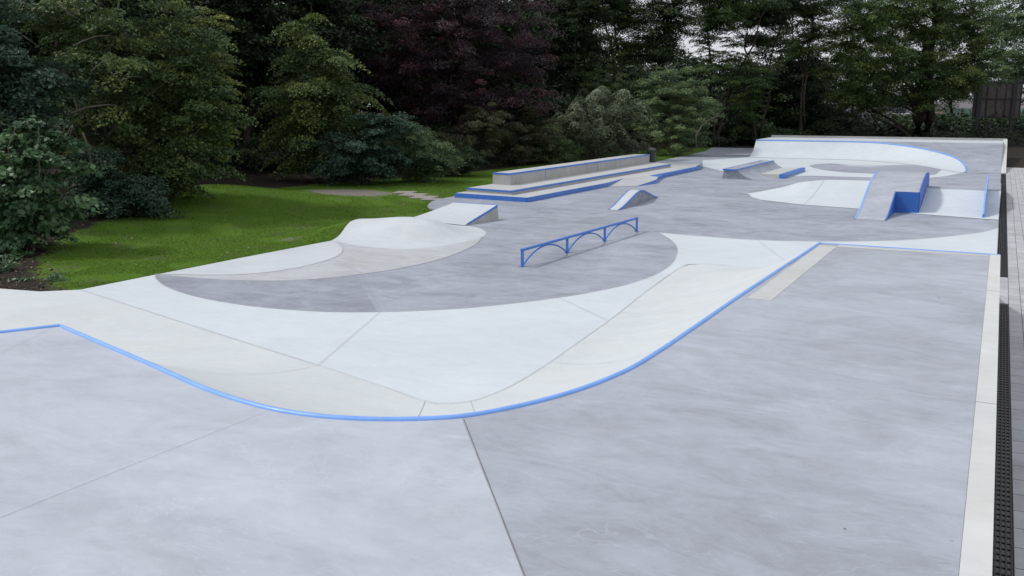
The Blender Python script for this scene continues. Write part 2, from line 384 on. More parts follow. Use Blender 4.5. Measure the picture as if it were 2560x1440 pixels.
# ------------------------------------------------------------------ mogul and wedge
def mogul_h(x, y):
    return .47*math.exp(-((y-21.55)/1.3)**2)*(.62+.38*math.exp(-((x+14.6)/1.3)**2)) + .10*math.exp(-((y-24.2)/1.0)**2)
hf = crv(hump_front, 5)
def seg_dist(px, py, poly):
    P = np.asarray(poly, float); A = P[:-1]; B = P[1:]
    d = B-A; L = (d**2).sum(1)
    best = np.full(px.shape, 1e9)
    for a, dd, l in zip(A, d, L):
        t = np.clip(((px-a[0])*dd[0]+(py-a[1])*dd[1])/l, 0, 1)
        best = np.minimum(best, np.hypot(px-a[0]-t*dd[0], py-a[1]-t*dd[1]))
    return best
def inside(px, py, poly):
    P = np.asarray(poly, float); ins = np.zeros(px.shape, bool); j = len(P)-1
    for i in range(len(P)):
        xi, yi = P[i]; xj, yj = P[j]
        c = ((yi > py) != (yj > py)); 
        with np.errstate(divide='ignore', invalid='ignore'): xx = (xj-xi)*(py-yi)/(yj-yi+1e-12)+xi
        ins ^= c & (px < xx); j = i
    return ins
big_poly = hf + [(-16.0,23.95),(-20,24),(-20,19.6)]
mog = MB(); mrows = []
for j in range(0, 54):
    y = 18.9+j*.1 if j < 53 else 24.0
    xw = interp(y, [18.9,19.6,21.2,23.0,24.4], [-15.6,-15.78,-16.37,-16.57,-16.37]); row = []
    X = np.linspace(xw, -12.3, 44); Y = np.full_like(X, y)
    d = seg_dist(X, Y, hf+[(-14.2,23.9)]); ins = inside(X, Y, big_poly); d = np.where(ins, d, -d)
    for x, dd in zip(X, d):
        if dd > 0:
            e = min(1, dd/1.5); e = e*e*(3-2*e); z = .012+mogul_h(x, y)*e
        else: z = .012+dd*.3
        row.append((x, y, z))
    mrows.append(row)
mog.grid(mrows, 0)
mog.grid([[(p[0]-.01, p[1], -.3) for p in [r_[0] for r_ in mrows]], [r_[0] for r_ in mrows]], 0)
mroot = empty('skate_mound', (-14.6, 21.5, 0), 'smooth pale concrete mound with soft rounded crests at the lawn edge', 'skate mound')
keep(mog.build('mound_surface', [M['pale']], smooth=True), mroot)
wd = MB()
wtop = lambda x, y: .0
A0, A1, B1, B0 = (-16.1,23.75,.12), (-14.16,23.84,.02), (-14.05,25.75,.46), (-15.70,25.82,.46)
n = 10; rws = []
for k in range(n+1):
    t = k/n; zz = lambda a, b: a+(b-a)*(t*.82+.18*t*t)
    rws.append([(A0[0]+(B0[0]-A0[0])*t, A0[1]+(B0[1]-A0[1])*t, zz(A0[2], B0[2])), (A1[0]+(B1[0]-A1[0])*t, A1[1]+(B1[1]-A1[1])*t, zz(A1[2], B1[2]))])
wd.grid(rws, 0)
rt = [r_[1] for r_ in rws]; lt = [r_[0] for r_ in rws]
wd.face([(A1[0], A1[1], 0)] + [(B1[0]+.05, B1[1], 0)] + rt[::-1], 1); wd.face([(A0[0], A0[1], -.2)] + lt + [(B0[0], B0[1], -.2)], 1)
wd.face([(B1[0]+.05, B1[1], 0), (B0[0], B0[1], -.2), B0, B1], 1)
wroot = empty('wedge_ramp', (-14.9, 24.8, 0), 'pale concrete wedge ramp with blue steel edge rising behind the rounded mound', 'skate ramp')
keep(wd.build('ramp_body', [M['pale'], M['cast_side']], smooth=30), wroot)
eb = MB(); q0, q1 = Vector(rt[1]), Vector(rt[-1])
eb.hexa([tuple(q0+Vector(o)) for o in ((-.012,0,-.045),(.012,0,-.045))] + [tuple(q1+Vector(o)) for o in ((.012,.01,-.065),(-.012,.01,-.065))] + [tuple(q0+Vector(o)) for o in ((-.012,0,.006),(.012,0,.006))] + [tuple(q1+Vector(o)) for o in ((.012,.01,.006),(-.012,.01,.006))])
keep(eb.build('steel_edge', [M['blue']]), wroot)
eb = MB(); eb.tube([(B0[0], B0[1], .462), (B1[0], B1[1], .462)], .014, 6); keep(eb.build('steel_edge', [M['blue']]), wroot)

# ------------------------------------------------------------------ stepped ledges
led = empty('grind_ledge', (-17, 40, 0), 'low blue edged concrete pad, bottom step under the long ledge, with a ramped gap', 'grind ledge', )
t1 = MB()
f1 = [(-18.9,31.25),(-15.55,30.87),(-15.40,38.6),(-15.62,41.2)]
t1.prism([(-18.95,31.25),(-15.60,30.90),(-15.45,38.6),(-15.70,41.2),(-15.2,43.6),(-15.15,51.2),(-15.6,53.6),(-19.0,53.6)], .0, .17, 0, 0)
keep(t1.build('pad', [M['cast']]), led)
b1 = MB()
def face_strip(mb, pts, h0, h1, off, mi=0):
    """painted steel face standing off a run of edges; h1 may vary"""
    for (x0, y0, a0), (x1, y1, a1) in zip(pts[:-1], pts[1:]):
        t = Vector((x1-x0, y1-y0, 0)).normalized(); nrm = Vector((t.y, -t.x, 0))*off
        P = [(x0, y0, h0), (x0+nrm.x, y0+nrm.y, h0), (x1+nrm.x, y1+nrm.y, h0), (x1, y1, h0), (x0, y0, a0), (x0+nrm.x, y0+nrm.y, a0), (x1+nrm.x, y1+nrm.y, a1), (x1, y1, a1)]
        mb.hexa(P, mi)
face_strip(b1, [(-18.95,31.25,.176),(-15.60,30.90,.176),(-15.45,38.6,.176),(-15.70,41.2,.172)], .001, .17, .035)
keep(b1.build('blue_edge', [M['blue']]), led)
b1 = MB(); face_strip(b1, [(-14.55,43.0,.172),(-14.9,44.6,.176),(-14.95,51.2,.176),(-15.5,53.6,.176)], .001, .17, .03); 
b1.face([(-15.2,43.55,.172),(-14.52,43.0,.172),(-14.88,44.6,.172),(-14.9,51.2,.172),(-15.15,51.2,.172)], 0)
keep(b1.build('blue_edge', [M['blue']]), led)
rp = MB()   # bank up to the pad between the two edges
rp.grid([[(-15.45,38.6,.02),(-15.68,41.2,.174),(-15.25,43.5,.174),(-14.55,43.0,.172)], [(-15.40,38.5,.012),(-14.8,38.8,.012),(-14.3,39.2,.015),(-14.1,41.3,.168)]], 0, flip=True)
rp.face([(-14.3,39.2,.015),(-14.1,41.3,.168),(-14.05,41.3,.0),(-14.27,39.1,.0)], 1)
rp.face([(-14.1,41.3,.168),(-14.55,43.0,.168),(-14.5,43.0,.0),(-14.05,41.3,.0)], 1)
keep(rp.build('ramp', [M['beige_grey'], M['blue']], smooth=False), led)
mid = empty('grind_ledge', (-17.5, 40, .17), 'thin blue edged concrete slab, middle step between bottom pad and tall box', 'grind ledge')
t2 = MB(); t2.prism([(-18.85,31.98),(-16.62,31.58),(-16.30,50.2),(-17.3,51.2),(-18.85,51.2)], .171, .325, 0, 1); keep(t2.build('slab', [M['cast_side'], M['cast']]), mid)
b2 = MB(); face_strip(b2, [(-18.85,31.98,.336),(-16.62,31.58,.336),(-16.30,50.2,.336)], .262, .262, .022)
b2.prism([(-16.62,31.58),(-16.30,50.2),(-16.36,50.2),(-16.68,31.62)], .32, .334, 0); b2.prism([(-18.85,31.98),(-16.62,31.58),(-16.68,31.64),(-18.85,32.04)], .32, .335, 0)
keep(b2.build('blue_edge', [M['blue']]), mid)
top = empty('grind_ledge', (-18.2, 40, .33), 'tall long concrete box ledge with blue top edge, uppermost step beside the litter bin', 'grind ledge')
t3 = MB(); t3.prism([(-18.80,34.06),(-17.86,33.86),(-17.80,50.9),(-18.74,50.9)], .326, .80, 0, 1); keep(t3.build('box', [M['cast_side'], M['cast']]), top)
b3 = MB(); face_strip(b3, [(-18.80,34.06,.812),(-17.86,33.86,.812),(-17.80,50.9,.812)], .75, .75, .015)
b3.prism([(-17.86,33.86),(-17.80,50.9),(-17.88,50.9),(-17.94,33.92)], .79, .811, 0); b3.prism([(-18.80,34.06),(-17.86,33.86),(-17.90,33.95),(-18.80,34.15)], .79, .8105, 0)
keep(b3.build('blue_edge', [M['blue']]), top)
for xx_, yy_ in ((-17.815, 43.2), (-17.845, 37.2)): jj = MB(); jj.box(xx_, xx_+.02, yy_, yy_+.02, .33, .745); keep(jj.build('joint', [M['joint_soft']]), top)

# litter bin
bn = empty('litter_bin', (-18.17, 52.3, .17), 'black cylindrical litter bin with domed lid behind the far end of the tall ledge', 'litter bin')
b = MB(); b.tube([(0,0,0),(0,0,.03),(0,0,.62),(0,0,.72)], [.22,.25,.25,.25], 20); b.build('body', [M['dark_metal']], bn, smooth=40)
b = MB(); b.tube([(0,0,.80),(0,0,.83),(0,0,.90),(0,0,.95),(0,0,.975)], [.27,.275,.22,.12,.02], 20)
b.build('lid', [plain('bin_lid_grey', (.045,.05,.055), .35, .6)], bn, smooth=50)
for a in range(4): c_, s_ = math.cos(a*math.pi/2+.6)*.235, math.sin(a*math.pi/2+.6)*.235; b = MB(); b.box(c_-.02, c_+.02, s_-.02, s_+.02, .70, .81); b.build('lid_support', [M['dark_metal']], bn)

# ------------------------------------------------------------------ small hip kicker
kk = empty('kicker_ramp', (-11.9, 32.5, 0), 'small narrow peaked kicker ramp with blue edges in the middle of the grey floor', 'kicker ramp')
kp = [(29.95,.012),(30.6,.10),(31.2,.23),(31.8,.36),(32.2,.435),(32.5,.475),(32.75,.475),(33.1,.43),(33.6,.32),(34.2,.17),(34.75,.06),(35.1,.012)]
XL = lambda y: -11.93-(y-30)*.085; XR = lambda y: -11.55-(y-30)*.060
k_ = MB(); pr = kp + [(35.1,0),(29.95,0)]
k_.side_prism(pr, XL, XR, 1, lambda i: 0 if i < len(kp)-1 else 1); keep(k_.build('ramp_body', [M['pale'], M['dark_pour_and_shade']], fix=True, smooth=30), kk)  # sides take a darker concrete: their shade is put into the colour
for X in (XL, XR):
    k_ = MB(); off = .02
    ys = kp
    k_.grid([[(X(y)+(-off if X is XR else off)*2, y, z+.004) for y, z in ys], [(X(y)+(off if X is XR else -off)*.6, y, z+.004) for y, z in ys]], 0, flip=(X is XL))
    k_.grid([[(X(y)+(off if X is XR else -off)*.6, y, z+.004) for y, z in ys], [(X(y)+(off if X is XR else -off)*.6, y, max(0, z-.055)) for y, z in ys]], 0, flip=(X is XL))
    keep(k_.build('steel_edge', [M['blue']]), kk)

# ------------------------------------------------------------------ arched rail
rl = empty('grind_rail', (-9.24, 21.7, 0), 'long low blue steel grind rail with four posts and three arches', 'grind rail')
rx = lambda y: -9.35+(y-18.29)*.0335
py_ = [18.31, 20.60, 22.88, 25.15]; RH = .41
b = MB(); P0 = Vector((rx(18.27), 18.27, RH-.03)); P1 = Vector((rx(25.19), 25.19, RH-.03))
b.hexa([(P0.x-.03,P0.y,RH-.055),(P0.x+.03,P0.y,RH-.055),(P1.x+.03,P1.y,RH-.055),(P1.x-.03,P1.y,RH-.055),(P0.x-.03,P0.y,RH),(P0.x+.03,P0.y,RH),(P1.x+.03,P1.y,RH),(P1.x-.03,P1.y,RH)])
bevel(keep(b.build('top_bar', [M['blue']]), rl), .006)
for y in py_:
    b = MB(); x = rx(y); b.box(x-.024, x+.024, y-.03, y+.03, 0, RH-.056); b.box(x-.06, x+.06, y-.06, y+.06, .001, .008); keep(b.build('post', [M['blue']]), rl)
for a, c in zip(py_[:-1], py_[1:]):
    pts = []
    for k in range(21):
        t = k/20; y = a+.05+(c-a-.10)*t; z = .03+(RH-.11)*math.sqrt(max(0, 1-(2*t-1)**2))**1.0
        pts.append((rx(y), y, z))
    # flatter circular arch
    ch = (c-a-.10)/2; hh = RH-.10; rr = (ch*ch+hh*hh)/(2*hh)
    pts = [(rx((a+c)/2+ch*u), (a+c)/2+ch*u, hh-rr+math.sqrt(rr*rr-(ch*u)**2)+.03) for u in np.linspace(-1, 1, 21)]
    b = MB(); b.tube(pts, .019, 8); keep(b.build('arch', [M['blue']], smooth=50), rl)

# ------------------------------------------------------------------ raised bank behind (pale) with grey platform
Yb = ([-9.3,-8.98,-8.55,-8.01,-6.31,-4.31,-2.23,-.25,.17], [38.3,38.07,36.7,35.83,34.77,34.3,33.55,33.05,33.0])
Yt = ([-9.3,-8.98,-8.6,-7.66,-6.7,-6.2,-4.6,-3.9,-2.1,-.37,.17], [38.45,38.35,38.5,38.5,38.5,39.1,39.5,39.2,36.75,36.75,36.75])
Zt = ([-9.3,-8.98,-8.6,-7.66,-7.1,-6.7,-6.2,.17], [0,.0,.07,.30,.50,.57,.60,.60])
rb = MB(); cols = []
for x in np.concatenate([np.linspace(-9.3, -6, 34), np.linspace(-5.8, .165, 26)]):
    yb, yt, zt = interp(x, *Yb), interp(x, *Yt), interp(x, *Zt); col = []
    for k in range(13):
        t = k/12; col.append((x, yb+(yt-yb)*t, .012+zt*(.35*t+.65*t*t) if zt > 0 else .008-.02*(t > 0)*0))
    col.append((x, yt+.4, .013+zt))
    col.append((x, 40.5, .013+zt)); col.append((x, 43.5, .013+zt*.62)); col.append((x, 46.5, .013+zt*.28)); col.append((x, 49.5, .002+zt*.03)); cols.append(col)
rb.grid(cols, 0, flip=True, mif=lambda i, j: 0 if j < 12 else 1)
rb.face([(c_[0], c_[1], c_[2]) for c_ in cols[-1]] + [(.165, 49.5, -.02), (.165, 33, -.02)], 2)
rbt = empty('bank_ramp', (-4.5, 36, 0), 'wide pale concrete bank tapering to a point on the left, below a grey raised platform', 'skate bank')
keep(rb.build('bank_surface', [M['white'], M['grey'], M['cast_side']], smooth=40), rbt)
jb = MB(); jb.strip([(p[0], p[1], p[2]+.01) for p in cols[31][:13]], .012, 0); keep(jb.build('joint', [M['joint_soft']]), rbt)

# big roll-over hump with step
hp = empty('skate_hump', (-3.2, 34.5, 0), 'tall grey camelback hump with bright blue stepped side walls', 'skate hump')
HX = [31.15,31.5,32.0,32.6,33.2,33.75,34.3,34.9,35.5,36.0,36.5,37.0,37.4,37.75,37.95]
HZ = [.012,.04,.13,.31,.52,.70,.86,1.00,1.10,1.155,1.175,1.17,1.13,1.03,.85]
def hz(y): return interp(y, HX, HZ)
hb = MB(); fine_y = list(np.linspace(31.15, 36.9, 30)) + [37.1,37.25,37.4,37.55,37.7,37.82,37.9,37.95]
pL = [(y, hz(y)) for y in fine_y]; hb.side_prism(pL + [(37.95,0),(31.15,0)], -3.93, -3.0, 1, lambda i: 0 if i < len(pL)-1 else 1)
pR = [(y, hz(y)) for y in fine_y if y > 33.75]; pR = [(33.75, hz(33.75))] + pR
hb.side_prism(pR + [(37.95,0),(33.75,0)], -3.0, -2.25, 1, lambda i: 0 if i < len(pR)-1 else 1)
keep(hb.build('hump_body', [M['deck'], M['cast_side']], smooth=30, fix=False), hp)
s1 = MB(); ya = [y for y in fine_y if y <= 33.75] + [33.75]
s1.grid([[(-2.992, y, 0) for y in ya], [(-2.992, y, hz(y)+.012) for y in ya]]); s1.grid([[(-2.992, y, hz(y)+.012) for y in ya], [(-3.03, y, hz(y)+.012) for y in ya]])
s1.grid([[(-3.03, y, hz(y)+.012) for y in ya], [(-3.03, y, hz(y)-.02) for y in ya]])
keep(s1.build('blue_side_wall', [M['blue_deep']]), hp)
s2 = MB(); s2.box(-3.0, -2.25, 33.725, 33.747, 0, .715); keep(s2.build('blue_step_face', [M['blue_deep']]), hp)
s3 = MB(); yb_ = [y for y, z in pR]
s3.grid([[(-2.238, y, 0) for y in yb_], [(-2.238, y, hz(y)+.014) for y in yb_]]); s3.grid([[(-2.238, y, hz(y)+.014) for y in yb_], [(-2.275, y, hz(y)+.014) for y in yb_]])
keep(s3.build('blue_side_wall', [M['blue_deep']]), hp)
s4 = MB(); s4.grid([[(-3.90, y, hz(y)+.008) for y in fine_y], [(-3.955, y, hz(y)+.008) for y in fine_y]]); s4.grid([[(-3.955, y, hz(y)+.008) for y in fine_y], [(-3.955, y, max(0, hz(y)-.06)) for y in fine_y]])
keep(s4.build('blue_side_edge', [M['coping']]), hp)
# blue hubba fin on the bank
fn = empty('hubba_ledge', (-.27, 35, 0), 'slim blue steel faced slanting ledge on the bank beside the drain', 'grind ledge')
b = MB(); pf = [(33.25,.0),(33.35,.10),(34.0,.72),(34.5,.78),(37.2,1.10),(37.35,.95),(37.35,.45),(34.4,0)]
b.side_prism(pf, -.31, -.25, 0); keep(b.build('steel_face', [M['blue']]), fn)
b = MB(); b.tube([(-.28,33.35,.11),(-.28,34.0,.735),(-.28,34.5,.795),(-.28,37.25,1.115)], .03, 8); keep(b.build('coping', [M['coping']]), fn)

# ------------------------------------------------------------------ far quarter ledge and slanted pad
q = empty('quarter_ledge', (-11.5, 50, 0), 'small grey curved quarter ledge with blue lip on the far floor', 'skate ramp')
b = MB(); prof = [(-12.12,0),(-12.05,.47),(-11.42,.47)] + [(-11.42+.95*t, .47*(1-t)**1.9+.005) for t in (.08,.18,.3,.42,.55,.7,.85,1)] + [(-10.45,0)]
near_ = [(x, 45.6+.15*(x+12.1)*-1*.6, z) for x, z in prof]; far_ = [(x+.3*(z < .2)*0, 53.8, z) for x, z in prof]
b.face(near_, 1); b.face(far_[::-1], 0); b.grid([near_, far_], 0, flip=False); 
keep(b.build('ramp_body', [M['grey'], M['dark_pour_and_shade']], smooth=30, fix=True), q)  # near end face coloured darker than the curve to paint in its shade
b = MB(); b.box(-11.44, -11.36, 45.5, 53.82, .41, .482); b.box(-12.06, -11.44, 45.47, 45.56, .41, .481); b.box(-12.10,-12.05,45.56,53.8,.43,.48); keep(b.build('blue_lip', [M['blue']]), q)
pdm = empty('manual_pad', (-10.2, 50, 0), 'flat slanted pale concrete pad with blue end beside the quarter ledge', 'manual pad')
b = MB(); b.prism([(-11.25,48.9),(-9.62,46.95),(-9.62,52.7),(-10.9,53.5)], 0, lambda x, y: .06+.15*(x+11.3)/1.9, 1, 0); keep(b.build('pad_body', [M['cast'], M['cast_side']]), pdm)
b = MB(); b.prism([(-9.62,46.95),(-9.36,46.84),(-9.42,52.8),(-9.62,52.7)], 0, lambda x, y: .205, 0); keep(b.build('blue_end', [M['blue']]), pdm)

# ------------------------------------------------------------------ far quarter pipe on its sloping platform
fq = empty('quarter_pipe', (-7, 66, 0), 'long pale quarter pipe with thin blue coping curving down a grey slope', 'skate ramp')
FC = [(-15.57, 67.37, 1.09), (-13.89, 67.43, 1.1), (-12.52, 67.46, 1.1), (-9.84, 67.51, 1.11), (-7.73, 67.29, 1.08), (-6.12, 66.38, 1.0), (-4.54, 64.86, 0.86), (-3.26, 63.05, 0.69), (-2.25, 60.81, 0.49), (-1.72, 58.39, 0.27), (-1.54, 56.51, 0.09), (-1.54, 55.53, 0.0)]
sl = 1.15/12.5
def fz(y): return max(0., min(1.15, sl*(y-55.5)))
fc = crv(FC, 5); frows = []
for i, p in enumerate(fc):
    a = Vector(fc[max(i-1, 0)]); c = Vector(fc[min(i+1, len(fc)-1)]); t = (c-a); t.z = 0; t.normalize(); nrm = Vector((t.y, -t.x, 0))
    z = p[2]; Rr = 3.4; run = math.sqrt(max(1e-4, 2*Rr*z-z*z)); row = []
    for k in range(11):
        u = k/10; d = run*u; row.append((p[0]+nrm.x*(run-d), p[1]+nrm.y*(run-d), max(0, Rr-math.sqrt(max(0, Rr*Rr-d*d)))*1.0+.012*(1-u)))
    sc_ = z/max(row[-1][2], 1e-4) if z > .01 else 1
    frows.append([(x, y, zz*sc_+.006*(1-k/10)) for k, (x, y, zz) in enumerate(row)])
b = MB(); b.grid(frows, 0, flip=True)
e = frows[0]; b.face([(x, y, z) for x, y, z in e] + [(e[-1][0], e[-1][1], 0)], 0)
b.face([(e[-1][0],e[-1][1],0),(e[-1][0],e[-1][1],1.15),(e[-1][0]-.1,73,1.15),(e[-1][0]-.1,73,0)], 0)
keep(b.build('transition', [M['white']], smooth=True), fq)
b = MB(); cps = [(x, y, z+.012) for x, y, z in fc]; b.tube(cps, .045, 8); keep(b.build('coping', [M['coping']], smooth=40), fq)
# platform: strips from the coping to the back / right edge
b = MB(); rr = []
for p in fc:
    x, y, z = p
    pts = []
    if y > 65.5:
        for k in range(9): yy = y+(73-y)*k/8; pts.append((x+(-0.1)*k/8, yy, fz(yy) if k else z))
    else:
        tx = .15; ty = interp(y, [55.5, 65.5], [56.0, 73.0]);
        for k in range(9): u = k/8; xx = x+(tx-x)*u; yy = y+(ty-y)*u; pts.append((xx, yy, max(fz(yy), .0) if k else z))
    rr.append(pts)
# a clean triangulated sloping sheet instead of fanning: main slope
fcx = [(x, y) for x, y, z in fc]
main = [p for p in fcx if p[1] <= 68.0]
sheet = [(.15,55.5)] + [(.15,68.0)] + [(min(p[0] for p in main) if False else (main[0][0]), 68.0)] + main + [(fcx[-1][0], 55.5)]
b.face([(x, y, max(.008, sl*(y-55.5)+.002)) for x, y in sheet], 1)
if fcx[0][1] < 68.0:
    b.face([(fcx[0][0],68.0,1.152),(.15,68.0,1.152),(.15,73,1.152),(fcx[0][0]-.1,73,1.152)], 0)
else:
    up = [p for p in fcx if p[1] > 68.0]
    b.face([(x, y, 1.152) for x, y in ([(.15,68.0),(.15,73),(fcx[0][0]-.1,73)] + up + [(main[0][0],68.0)])], 0)
keep(b.build('platform', [M['pale'], M['grey']]), fq)
b = MB(); b.box(fcx[0][0]-.15, .38, 73.0, 73.25, 0, 1.30); keep(b.build('back_wall', [M['cast_side']]), fq)
b = MB()
b.hexa([(.155,55.6,0),(.40,55.6,0),(.40,73.0,0),(.155,73.0,0),(.155,55.6,.05),(.40,55.6,.05),(.40,73.0,1.26),(.155,73.0,1.26)]); keep(b.build('side_kerb', [M['kerb']]), fq)

# ------------------------------------------------------------------ right: drain, paving
dr = MB(); dr.box(.40, 6.0, -8, 61.5, -.06, .0); dr.box(.172, .40, 18.95, 21.9, -.06, .0); pav = dr.build('pavement', [M['paving']]); tag(pav, kind='structure')
def drain(y0, y1, label):
    d = empty('drain_grate', (.285, y0, 0), label, 'drain grate', 'black slotted drain grates along the paving')
    b = MB(); b.box(-.112, .112, 0, y1-y0, -.06, -.012); b.build('channel', [M['joint']], d)
    b = MB()
    for k in range(6): x = -.108+k*.0405; b.box(x, x+.013, 0, y1-y0, -.012, .004)
    yy = 0
    while yy < min(y1-y0, 40):
        b.box(-.105, .105, yy, yy+.02, -.012, .002); yy += .12 if yy < 22 else .25
    b.build('grate', [M['black']], d)
drain(2.0, 18.9, 'long black slotted drain grate beside the near platform wall')
drain(21.95, 72.5, 'far black slotted drain grate past the paved gap')

# ------------------------------------------------------------------ terrain
lawn_poly = [(-15.6,11.6),(-17.1,12.0),(-19.5,13.4),(-22.1,16.0),(-23.8,18.6),(-24.7,21.3),(-26.2,24.2),(-27.6,27.0),(-28.0,33.5),(-27.2,37),(-26.2,40),(-25.6,44),(-25.4,50),(-25.2,56),(-25.0,62),(-25.5,75),(-21.8,80),(-20,79),(-19,57),(-18.6,33),(-14,28),(-14,13)]
ax = np.concatenate([[-600,-300,-160,-100,-75], np.arange(-60, 14.01, .42), [20,35,60,120,260,600]])
ay = np.concatenate([[-300,-120,-50,-25], np.arange(-12, 92.01, .42), [96,102,110,125,150,200,320,600,1200]])
GX, GY = np.meshgrid(ax, ay)
def terrain(px, py):
    z = np.full(px.shape, -.03)
    z += .62*np.exp(-((px+26.8)/3.2)**2-((py-25.6)/3.6)**2) + .15*np.exp(-((px+24)/3)**2-((py-18)/4)**2)
    z += .30*np.clip((-px-28)/10, 0, 1)
    # the lawn is carried up to the mound's rear edge
    w = np.clip(1-np.abs(px+16.6)/1.2, 0, 1)
    z += w*(.34*np.exp(-((py-21.55)/1.25)**2)+.06*np.exp(-((py-24.2)/1.0)**2)+.20*np.exp(-((py-25.6)/.6)**2)*(px > -17.2))
    z += .6*np.clip((py-90)/15, 0, 1)
    d = seg_dist(px, py, plaza_out+plaza_out[:1]); ins = inside(px, py, plaza_out)
    pav_in = (px > .1) & (px < 6.2) & (py > -8.2) & (py < 61.8)
    z = np.where(ins, np.where(d > .25, -.45, z-.03), z-.0)
    z = np.where(pav_in, -.3, z)
    z = np.where((~ins) & (~pav_in), np.maximum(z, -.03)-.02*np.exp(-d/.3), z)
    return z
GZ = terrain(GX, GY)
nx, ny = len(ax), len(ay)
co = np.stack([GX, GY, GZ], -1).reshape(-1, 3)
me = bpy.data.meshes.new('ground')
ii, jj_ = np.meshgrid(np.arange(ny-1), np.arange(nx-1), indexing='ij'); a = (ii*nx+jj_).ravel()
fc_ = np.stack([a, a+1, a+nx+1, a+nx], -1)
def fast_mesh(me, co, faces):
    nf, k = faces.shape
    me.vertices.add(len(co)); me.vertices.foreach_set('co', np.ascontiguousarray(co, dtype=np.float32).ravel())
    me.loops.add(nf*k); me.loops.foreach_set('vertex_index', np.ascontiguousarray(faces, dtype=np.int32).ravel())
    me.polygons.add(nf); me.polygons.foreach_set('loop_start', np.arange(0, nf*k, k, dtype=np.int32))
    me.update(calc_edges=True)
fast_mesh(me, co, fc_)
lm = inside(GX, GY, lawn_poly); ld = seg_dist(GX, GY, lawn_poly+lawn_poly[:1]); lv = np.clip(.5+np.where(lm, ld, -ld)*.55, 0, 1)
at_ = me.attributes.new('lawn', 'FLOAT', 'POINT'); at_.data.foreach_set('value', lv.ravel().astype(np.float32))
bv = np.clip(1.25-np.sqrt(((GX+24.0)/2.7)**2+((GY-31.0)/2.1)**2), 0, 1)+.8*np.exp(-((GX+17.0)/.35)**2-((GY-19.4)/.8)**2)
at_ = me.attributes.new('bare', 'FLOAT', 'POINT'); at_.data.foreach_set('value', bv.ravel().astype(np.float32))
me.materials.append(M['ground']); me.polygons.foreach_set('use_smooth', [True]*len(me.polygons))
gr = bpy.data.objects.new('ground', me); COL.objects.link(gr); tag(gr, kind='structure')

def blades(name, P, h, w, mat, lean=.5, kind='stuff'):
    n = len(P); ang = RNG.uniform(0, 2*np.pi, n); hh = h*RNG.uniform(.5, 1.3, n); dx = np.cos(ang)*w/2; dy = np.sin(ang)*w/2
    la = RNG.uniform(0, 2*np.pi, n); lx = np.cos(la)*hh*lean*RNG.uniform(0, 1, n); ly = np.sin(la)*hh*lean*RNG.uniform(0, 1, n)
    co = np.zeros((n, 3, 3)); co[:, 0] = P-np.stack([dx, dy, 0*dx], -1); co[:, 1] = P+np.stack([dx, dy, 0*dx], -1); co[:, 2] = P+np.stack([lx, ly, hh], -1)
    me = bpy.data.meshes.new(name); fast_mesh(me, co.reshape(-1, 3), np.arange(n*3).reshape(-1, 3))
    a = me.attributes.new('tint', 'FLOAT', 'FACE'); a.data.foreach_set('value', RNG.uniform(0, 1, n).astype(np.float32))
    me.materials.append(mat); o = bpy.data.objects.new(name, me); COL.objects.link(o); tag(o, kind=kind); return o
gx = RNG.uniform(-29, -15.6, 330000); gy = 11.5+(64-11.5)*RNG.uniform(0, 1, 330000)**1.5
ok = inside(gx, gy, lawn_poly) & ~inside(gx, gy, plaza_out)
dd = seg_dist(gx, gy, lawn_poly+lawn_poly[:1]); ok &= (dd > .5*RNG.uniform(0, 1, len(gx)))
ok &= (((gx+24.0)/2.5)**2+((gy-31.0)/2.0)**2) > RNG.uniform(.5, 1.2, len(gx))
ok &= seg_dist(gx, gy, plaza_out+plaza_out[:1]) > .03
# patchy turf
pn = np.sin(gx*1.7+np.sin(gy*1.3)*1.5)*np.sin(gy*1.9+np.sin(gx*.9)*2); ok &= (pn > -.42) | (RNG.uniform(0, 1, len(gx)) < .15)
gx, gy = gx[ok], gy[ok]; gz = terrain(gx, gy)-.005
M['grass'] = leaf_mat('grass_blades', (.072,.150,.012), (.115,.215,.022), (.18,.27,.05), .6, .35)
g_ = blades('grass', np.stack([gx, gy, gz], -1), .032, .020, M['grass'])
tag(g_, 'short mown green turf with thin patches', 'grass')

